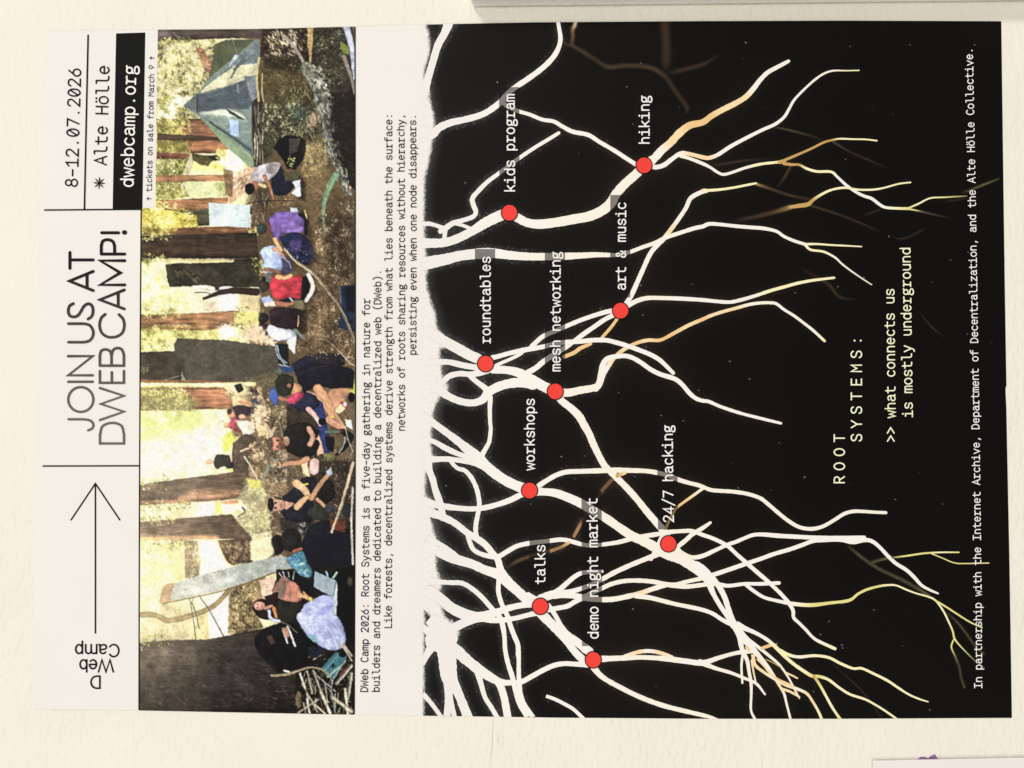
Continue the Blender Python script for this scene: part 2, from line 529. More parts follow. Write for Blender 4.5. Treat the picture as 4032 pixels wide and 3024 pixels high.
GL = {
    'a': [arc(2.9, 3.6, 1.75, 1.62, 150, 0) + [(4.65, 0.9), (4.8, 0.2), (5.4, 0.0)],
          [(4.65, 3.0), (2.7, 3.0)] + arc(2.55, 1.47, 1.6, 1.5, 90, 270) + sp((2.7, -0.03), (3.9, 0.35), (4.65, 1.2))],
    'b': [[(1.1, 7.3), (1.1, 0)], arc(3.1, 2.6, 2.0, 2.65, 180, -180)],
    'c': [arc(3.25, 2.6, 2.2, 2.65, 42, 318)],
    'd': [[(4.9, 7.3), (4.9, 0)], arc(2.9, 2.6, 2.0, 2.65, 0, 360)],
    'e': [[(0.95, 2.75), (5.05, 2.75)] + arc(3.0, 2.6, 2.08, 2.65, 5, 318)],
    'f': [[(2.5, 0)] + [(2.5, 5.9)] + arc(3.9, 5.9, 1.4, 1.4, 180, 90) + [(5.3, 7.3)], [(0.8, 5.1), (5.1, 5.1)]],
    'g': [arc(2.75, 3.55, 1.7, 1.65, 0, 360), sp((1.7, 2.3), (1.15, 1.5), (1.5, 0.75), (2.6, 0.55), (4.0, 0.45), (5.0, -0.4),
                                                  (4.7, -1.5), (3.0, -2.05), (1.3, -1.75), (0.8, -0.8), (1.6, 0.5)),
          sp((3.9, 4.7), (4.5, 5.1), (5.3, 5.15))],
    'h': [[(1.1, 7.3), (1.1, 0)], [(1.1, 2.9)] + arc(3.0, 3.4, 1.85, 1.85, 165, 0) + [(4.85, 0)]],
    'i': [[(1.2, 5.1), (3.1, 5.1), (3.1, 0)], [(0.8, 0), (5.2, 0)], 'dot', (3.0, 7.0)],
    'k': [[(1.2, 7.3), (1.2, 0)], [(4.9, 5.2), (1.3, 1.9)], [(2.6, 3.1), (5.1, 0)]],
    'l': [[(0.9, 7.3), (2.6, 7.3), (2.6, 1.4)] + arc(4.0, 1.4, 1.4, 1.4, 180, 270) + [(5.2, 0)]],
    'm': [[(0.7, 5.2), (0.7, 0)], [(0.7, 3.8)] + arc(1.85, 4.1, 1.15, 1.1, 160, 0) + [(3.0, 0)],
          [(3.0, 3.8)] + arc(4.15, 4.1, 1.15, 1.1, 160, 0) + [(5.3, 0)]],
    'n': [[(1.1, 5.2), (1.1, 0)], [(1.1, 2.9)] + arc(3.0, 3.4, 1.85, 1.85, 165, 0) + [(4.85, 0)]],
    'o': [arc(3, 2.6, 2.12, 2.65, 0, 360)],
    'p': [[(1.1, 5.2), (1.1, -2.0)], arc(3.1, 2.6, 2.0, 2.65, 180, -180)],
    'r': [[(0.9, 5.1), (2.2, 5.1), (2.2, 0)], [(0.8, 0), (4.0, 0)], [(2.2, 2.8)] + arc(4.1, 3.1, 1.9, 2.0, 170, 90) + [(5.3, 5.1)]],
    's': [sp((4.9, 4.2), (4.2, 5.0), (3.0, 5.25), (1.7, 4.9), (1.25, 3.9), (1.8, 3.0), (3.0, 2.65), (4.3, 2.3), (4.95, 1.4),
             (4.4, 0.35), (3.0, -0.05), (1.6, 0.3), (0.95, 1.2))],
    't': [[(2.3, 6.8), (2.3, 1.4)] + arc(3.7, 1.4, 1.4, 1.4, 180, 270) + [(5.0, 0)], [(0.7, 5.1), (5.0, 5.1)]],
    'u': [[(1.15, 5.2), (1.15, 1.8)] + arc(3.0, 1.8, 1.85, 1.85, 180, 345), [(4.85, 5.2), (4.85, 0)]],
    'v': [[(0.8, 5.2), (3, 0), (5.2, 5.2)]],
    'w': [[(0.4, 5.2), (1.55, 0), (3, 4.0), (4.45, 0), (5.6, 5.2)]],
    'y': [[(0.8, 5.2), (3.05, 0.2)], sp((5.2, 5.2), (3.3, 0.6), (2.5, -1.4), (1.8, -2.0), (0.9, -2.0))],
    'z': [[(1.0, 5.1), (4.9, 5.1), (1.0, 0), (5.1, 0)]],
    'A': [[(0.5, 0), (3, 7), (5.5, 0)], [(1.4, 2.2), (4.6, 2.2)]],
    'C': [arc(3.3, 3.5, 2.4, 3.6, 45, 315)],
    'D': [[(1.0, 0), (1.0, 7), (2.5, 7)] + arc(2.5, 3.5, 2.7, 3.5, 90, -90) + [(1.0, 0)]],
    'E': [[(5.1, 7), (1.2, 7), (1.2, 0), (5.2, 0)], [(1.2, 3.6), (4.7, 3.6)]],
    'H': [[(0.9, 7), (0.9, 0)], [(5.1, 7), (5.1, 0)], [(0.9, 3.6), (5.1, 3.6)]],
    'I': [[(3, 7), (3, 0)], [(0.9, 7), (5.1, 7)], [(0.9, 0), (5.1, 0)]],
    'L': [[(1.4, 7), (1.4, 0), (5.4, 0)]],
    'M': [[(0.8, 0), (0.8, 7), (3, 3.2), (5.2, 7), (5.2, 0)]],
    'O': [arc(3, 3.5, 2.35, 3.6, 0, 360)],
    'R': [[(1.1, 0), (1.1, 7), (3.2, 7)] + arc(3.2, 5.2, 1.9, 1.8, 90, -90) + [(1.1, 3.4)], [(3.0, 3.4), (5.2, 0)]],
    'S': [sp((5.1, 5.7), (4.3, 6.8), (3.0, 7.1), (1.5, 6.7), (0.95, 5.4), (1.6, 4.2), (3.0, 3.6), (4.5, 3.0), (5.15, 1.8),
             (4.5, 0.4), (3.0, -0.05), (1.5, 0.3), (0.75, 1.5))],
    'T': [[(0.6, 7), (5.4, 7)], [(3, 7), (3, 0)]],
    'W': [[(0.3, 7), (1.4, 0), (3, 4.8), (4.6, 0), (5.7, 7)]],
    'Y': [[(0.6, 7), (3, 3.1), (5.4, 7)], [(3, 3.1), (3, 0)]],
    '0': [arc(3, 3.5, 2.1, 3.6, 0, 360), [(1.75, 1.4), (4.25, 5.6)]],
    '1': [[(1.0, 5.4), (3.1, 7), (3.1, 0)], [(0.9, 0), (5.3, 0)]],
    '2': [sp((1.0, 5.6), (1.5, 6.6), (2.9, 7.1), (4.4, 6.6), (4.9, 5.2), (4.2, 3.8), (2.6, 1.9)) + [(1.0, 0.0), (5.2, 0.0)]],
    '4': [[(4.2, 0), (4.2, 7), (0.7, 1.6), (5.5, 1.6)]],
    '6': [[(4.2, 7), (1.6, 3.6)] , arc(3, 2.2, 2.1, 2.25, 0, 360)],
    '7': [[(0.9, 7), (5.2, 7), (2.3, 0)]],
    '8': [arc(3, 5.3, 1.75, 1.75, 0, 360), arc(3, 1.8, 2.1, 1.85, 0, 360)],
    '9': [arc(3, 4.8, 2.1, 2.25, 0, 360), [(4.4, 3.4), (1.8, 0)]],
    '-': [[(1.2, 3.0), (4.8, 3.0)]],
    '.': ['dot', (3.0, 0.45)],
    ':': ['dot', (3.0, 0.45), 'dot', (3.0, 4.7)],
    ',': ['dot', (3.2, 0.45), [(3.3, 0.3), (2.4, -1.4)]],
    '(': [sp((4.2, 8.2), (2.7, 6.2), (2.2, 3.4), (2.7, 0.6), (4.2, -1.4))],
    ')': [sp((1.8, 8.2), (3.3, 6.2), (3.8, 3.4), (3.3, 0.6), (1.8, -1.4))],
    '/': [[(0.8, -1.2), (5.2, 8.0)]],
    '&': [sp((5.2, 3.6), (4.6, 1.4), (3.2, 0.1), (1.6, 0.1), (0.8, 1.3), (1.3, 2.9), (2.9, 4.0), (3.7, 5.2), (3.2, 6.6), (2.2, 6.8),
              (1.5, 5.8), (2.1, 4.2), (3.6, 2.0), (5.3, 0.0))],
    '>': [[(1.0, 5.9), (5.0, 3.4), (1.0, 0.9)]],
    '\u2191': [[(3, 0.2), (3, 5.6)], [(1.2, 3.8), (3, 5.7), (4.8, 3.8)]],
}
GL['\u00f6'] = GL['o'] + ['dot', (2.0, 7.0), 'dot', (4.0, 7.0)]

SANS = {   # plain grotesque for the small logo: strokes, advance
    'C': ([arc(3.7, 3.6, 3.05, 3.65, 38, 322)], 7.2),
    'a': ([arc(2.75, 3.75, 1.75, 1.6, 155, 0) + [(4.5, 0.9), (4.7, 0.1), (5.2, 0.0)],
           [(4.5, 3.1), (2.6, 2.85)] + arc(2.4, 1.45, 1.7, 1.4, 90, 270) + sp((2.5, 0.05), (3.7, 0.4), (4.5, 1.4))], 5.5),
    'm': ([[(0.9, 5.3), (0.9, 0)], [(0.9, 3.6)] + arc(2.5, 3.7, 1.65, 1.6, 165, 0) + [(4.15, 0)],
           [(4.15, 3.6)] + arc(5.75, 3.7, 1.65, 1.6, 165, 0) + [(7.4, 0)]], 8.3),
    'p': ([[(0.9, 5.3), (0.9, -2.0)], arc(2.85, 2.65, 2.0, 2.65, 180, -180)], 5.6),
    'W': ([[(0.3, 7.2), (2.3, 0), (4.7, 7.2), (7.1, 0), (9.1, 7.2)]], 9.4),
    'e': ([[(0.75, 2.75), (4.85, 2.75)] + arc(2.8, 2.65, 2.1, 2.65, 3, 318)], 5.5),
    'b': ([[(0.9, 7.2), (0.9, 0)], arc(2.85, 2.65, 2.0, 2.65, 180, -180)], 5.6),
    'D': ([[(1.0, 0), (1.0, 7.2), (3.0, 7.2)] + arc(3.0, 3.6, 3.3, 3.6, 90, -90) + [(1.0, 0)]], 7.2),
}


def put_glyph(ink, strokes, o, d, u, s, w):
    i = 0
    while i < len(strokes):
        g = strokes[i]
        if g == 'dot':
            c = np.array(strokes[i + 1])
            ring = [c + np.array([math.cos(a), math.sin(a)]) * 0.62 * max(w / 0.85, 0.9) for a in np.linspace(0, 2 * math.pi, 10, endpoint=False)]
            ink.add([o + d * p[0] * s + u * p[1] * s for p in ring], [tuple(range(10))])
            i += 2
            continue
        p = np.array(g, float)
        closed = np.hypot(*(p[0] - p[-1])) < 1e-6 and len(p) > 4
        ink.ribbon([o + d * q[0] * s + u * q[1] * s for q in p], w * s, closed=closed)
        i += 1


def text_on(ink, txt, base, weight=0.8, pitch=None):
    """typewriter text whose cells run along the polyline 'base' (start -> end)"""
    base = np.asarray(base, float)
    seg = np.linalg.norm(np.diff(base, axis=0), axis=1)
    cum = np.r_[0, np.cumsum(seg)]
    adv = pitch or cum[-1] / len(txt)
    s = adv / 6.0
    for k, ch in enumerate(txt):
        if ch == ' ':
            continue
        t = k * adv
        o = np.array([np.interp(t, cum, base[:, 0]), np.interp(t, cum, base[:, 1])])
        e = np.array([np.interp(t + adv, cum, base[:, 0]), np.interp(t + adv, cum, base[:, 1])])
        if np.hypot(*(e - o)) < adv * 0.5:
            e = o + base[-1] - base[-2]
        d = (e - o) / np.hypot(*(e - o))
        u = np.array([d[1], -d[0]])
        put_glyph(ink, GL[ch], o, d, u, s, weight)


# ------------------------------------------------------------------ header
def tile(x0, y0, k):
    return lambda pts: [(x0 + p[0] / k, y0 + p[1] / k) for p in pts]


Z1, Z2, Z3 = tile(0, 0, 1.659), tile(0, 1000, 1.659), tile(0, 2000, 1.659)

ink = Ink()
ink.ribbon(np.linspace((176, 828), (561, 825), 30), 5.6, cap=False)
ink.build("rule_line", 2, m_ink, poster)
ink = Ink()
ink.ribbon(np.linspace((169, 1835), (549, 1834), 30), 5.6, cap=False)
ink.build("rule_line", 2, m_ink, poster)
ink = Ink()
ink.ribbon(np.linspace((348.5, 138), (334.5, 824), 50), 6.0, cap=False)
ink.build("rule_line", 2, m_ink, poster)

# black strip behind the web address
n = 50
L = np.linspace((458, 132.5), (445, 825), n)
R = np.linspace((572.5, 128.5), (562, 825), n)
ink = Ink()
ink.add(np.vstack([L, R]), [(i, i + 1, n + i + 1, n + i) for i in range(n - 1)])
ink.build("black_strip", 1, m_ink, poster)

ink = Ink()
text_on(ink, "8-12.07.2026", [(306, 741), (319.5, 268)], 0.86)
ink.build("date_text", 2, m_ink, poster)

ink = Ink()
text_on(ink, "Alte H\u00f6lle", [(420.3, 653.5), (431, 257.5)], 0.86)
c = np.array((393.0, 722.0))
for k in range(8):
    a = math.radians(k * 45 + 3)
    r = 26
    dv = np.array((math.cos(a), math.sin(a)))
    nv = np.array((-dv[1], dv[0]))
    ink.add([c + nv * 1.2, c + dv * r * 0.55 + nv * 2.7, c + dv * r, c + dv * r * 0.55 - nv * 2.7, c - nv * 1.2], [(0, 1, 2, 3, 4)])
ink.build("venue_text", 2, m_ink, poster)

ink = Ink()
text_on(ink, "dwebcamp.org", [(526, 741), (536, 257)], 0.94)
ink.build("website_text", 2, m_white, poster)

ink = Ink()
text_on(ink, "\u2191 tickets on sale from March 9 \u2191", [(597.5, 792.7), (609, 220.9)], 0.84)
ink.build("ticket_text", 2, m_ink, poster)

# headline, a thin rounded grotesque coloured from grey to black along the line
HEAD = [
    sp((450, 1080), (500, 1080), (555, 1081), (590, 1088), (611, 1110), (606, 1138), (578, 1152)),
    arc(530, 951, 82, 81, 0, 360, 36),
    [(448, 835), (608, 835)],
    [(608, 793), (448, 793), (608, 668), (448, 668)],
    sp((450, 577), (500, 577), (555, 576), (590, 565), (610, 535), (610, 500), (590, 468), (555, 457), (500, 456), (450, 456)),
    sp((482, 325), (458, 340), (449, 372), (458, 402), (485, 412), (512, 402), (532, 375), (552, 342), (580, 326), (604, 340),
       (611, 375), (602, 408), (578, 426)),
    [(612, 240), (457, 178), (612, 115)], [(572, 222), (572, 133)],
    [(460, 95), (460, -9)], [(460, 40), (612, 40)],
    [(655, 1238), (655, 1180)] + sp((656, 1180), (672, 1125), (735, 1103), (795, 1122), (812, 1180)) + [(812, 1238), (655, 1238)],
    [(655, 1085), (812, 1030), (660, 980), (812, 927), (655, 876)],
    [(655, 765), (655, 842), (812, 842), (812, 765)], [(733, 842), (733, 773)],
    [(655, 730), (655, 668)] + sp((655, 665), (664, 634), (692, 624), (722, 636), (731, 668)) + [(731, 730)],
    [(655, 730), (812, 730), (812, 660)] + sp((811, 655), (798, 625), (770, 615), (742, 628), (732, 660)),
    sp((690, 395), (664, 420), (653, 467), (667, 515), (700, 540), (735, 545), (770, 538), (803, 513), (815, 467), (806, 425), (780, 397)),
    [(815, 360), (655, 300), (815, 236)], [(775, 345), (775, 252)],
    [(818, 203), (657, 203), (790, 124), (657, 45), (818, 45)],
    [(818, 2), (665, 2)], [(665, 2), (665, -50)] + sp((665, -52), (675, -82), (707, -92), (740, -80), (752, -50)) + [(752, 2)],
    [(668, -137), (778, -137)], [(815, -139), (819, -139)],
]
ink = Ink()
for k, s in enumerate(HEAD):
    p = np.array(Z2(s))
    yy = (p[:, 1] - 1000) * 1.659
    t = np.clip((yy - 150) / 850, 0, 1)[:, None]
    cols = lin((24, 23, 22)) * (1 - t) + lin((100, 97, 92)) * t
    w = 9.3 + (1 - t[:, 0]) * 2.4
    if k == len(HEAD) - 1:
        w = w * 1.5
    closed = np.hypot(*(p[0] - p[-1])) < 1e-6
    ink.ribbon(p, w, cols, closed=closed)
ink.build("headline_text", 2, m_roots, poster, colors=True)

# arrow and logo, set head-down
ink = Ink()
ink.ribbon(np.linspace((377.5, 2494), (376.7, 1906), 24), 5.4, cap=False)
ink.ribbon([(281, 2047), (376.7, 1903.5), (473, 2047)], 5.2)
ink.build("arrow_mark", 2, m_ink, poster)
ink = Ink()
for word, x, y in (("Camp", 474, 2537), ("Web", 450, 2597), ("D", 402, 2661)):
    o = np.array((x, y), float)
    for ch in word:
        st, adv = SANS[ch]
        put_glyph(ink, st, o, np.array((-1.0, 0)), np.array((0, 1.0)), 6.6, 0.95)
        o = o + np.array((-1.0, 0)) * adv * 6.75
ink.build("logo_text", 2, m_ink, poster)

# ------------------------------------------------------------------ paragraph beside the forest photo
PARA = [
    ("DWeb Camp 2026: Root Systems is a five-day gathering in nature for", (1448.5, 2726), (1457, 1175)),
    ("builders and dreamers dedicated to building a decentralized web (DWeb).", (1494, 2726), (1501.5, 1061)),
    ("Like forests, decentralized systems derive strength from what lies beneath the surface:", (1542, 2476), (1544, 447)),
    ("networks of roots sharing resources without hierarchy,", (1594, 1698), (1591.5, 448)),
    ("persisting even when one node disappears.", (1638.5, 1400), (1637.5, 450)),
]
for txt, a, b in PARA:
    ink = Ink()
    mid = ((a[0] + b[0]) / 2 + 2.5, (a[1] + b[1]) / 2)
    text_on(ink, txt, [a, mid, b], 0.92)
    ink.build("paragraph_line", 2, m_ink, poster)

# ------------------------------------------------------------------ lettering on the black part
WORDS = [
    ("kids program", (2026.5, 760), (2025, 372)),
    ("hiking", (2555, 571), (2554, 377)),
    ("roundtables", (1930.5, 1355), (1930.5, 1009)),
    ("mesh networking", (2205, 1464), (2205, 991)),
    ("art & music", (2461.5, 1145), (2462.5, 796)),
    ("workshops", (2103.5, 1852), (2103.5, 1567)),
    ("talks", (2145, 2300), (2145, 2142)),
    ("demo night market", (2355, 2516), (2349.5, 1958)),
    ("24/7 hacking", (2650, 2057), (2645, 1672)),
]
for txt, a, b in WORDS:
    bandx = []
    a2, b2 = np.array(a, float), np.array(b, float)
    d = (b2 - a2) / np.hypot(*(b2 - a2))
    n = 24
    cx = (a2 + b2) / 2
    # the backing strip is straight, along the sheet
    y0, y1 = a2[1] + 27, b2[1] - 27
    ys = np.linspace(y0, y1, n)
    xa = np.interp(ys, [b2[1], a2[1]], [b2[0], a2[0]]) if txt != "demo night market" else np.linspace(2351.5, 2349, n)
    L = np.c_[xa - 60, ys]
    R = np.c_[xa + 19.5, ys]
    ink = Ink()
    ink.add(np.vstack([L, R]), [(i, i + 1, n + i + 1, n + i) for i in range(n - 1)])
    ink.build("keyword_band", 3.2, m_band, poster)
    ink = Ink()
    text_on(ink, txt, [a, b], 1.0)
    ink.build("keyword_text", 4.2, m_white, poster)["label"] = "white lettering reading " + txt

ink = Ink()
for ch, y in zip("ROOT", (1889, 1835.5, 1780, 1725)):
    text_on(ink, ch, [(3322, y + 17), (3322, y - 17)], 0.92)
for ch, y in zip("SYSTEMS:", (1723, 1670, 1614.5, 1560.5, 1505, 1450.5, 1395.5, 1341.5)):
    text_on(ink, ch, [(3389.5, y + 17), (3389.5, y - 17)], 0.92)
ink.build("title_text", 4.2, m_pale, poster)
ink = Ink()
text_on(ink, ">> what connects us", [(3523, 1742.5), (3517.5, 1135)], 0.92)
text_on(ink, "is mostly underground", [(3590, 1645), (3581, 973)], 0.92)
ink.build("slogan_text", 4.2, m_pale, poster)
ink = Ink()
text_on(ink, "In partnership with the Internet Archive, Department of Decentralization, and the Alte H\u00f6lle Collective.",
        [(3861.5, 2709), (3859, 2300), (3851, 1559), (3839, 830), (3825, 190)], 0.95)
ink.build("partner_text", 4.2, m_white, poster)

# ------------------------------------------------------------------ the root network
A = tile(1660, 80, 2)
B = tile(2766, 80, 2)
Cc = tile(1660, 909, 2)
D = tile(2766, 909, 2)
E = tile(1660, 1738, 2)
F = tile(2766, 1738, 2)
G = tile(1660, 2195, 2)
H = tile(2766, 2195, 2)
TONE = {'w': ROOTW, 'c': np.array((0.87, 0.805, 0.695)), 't': lin((240, 200, 142)) * 0.92, 'o': lin((250, 222, 176)) * 0.92,
        'y': lin((250, 241, 192)) * 0.92, 'g': lin((234, 224, 146)) * 0.9, 'k': lin((205, 165, 100)) * 0.88,
        'b': lin((110, 84, 58)), 'd': lin((75, 60, 44)), 'e': lin((62, 47, 35)), 'v': lin((84, 82, 58)),
        'l': lin((116, 112, 72)), 'n': lin((160, 120, 82)), 'z': np.array((0.008, 0.007, 0.006))}

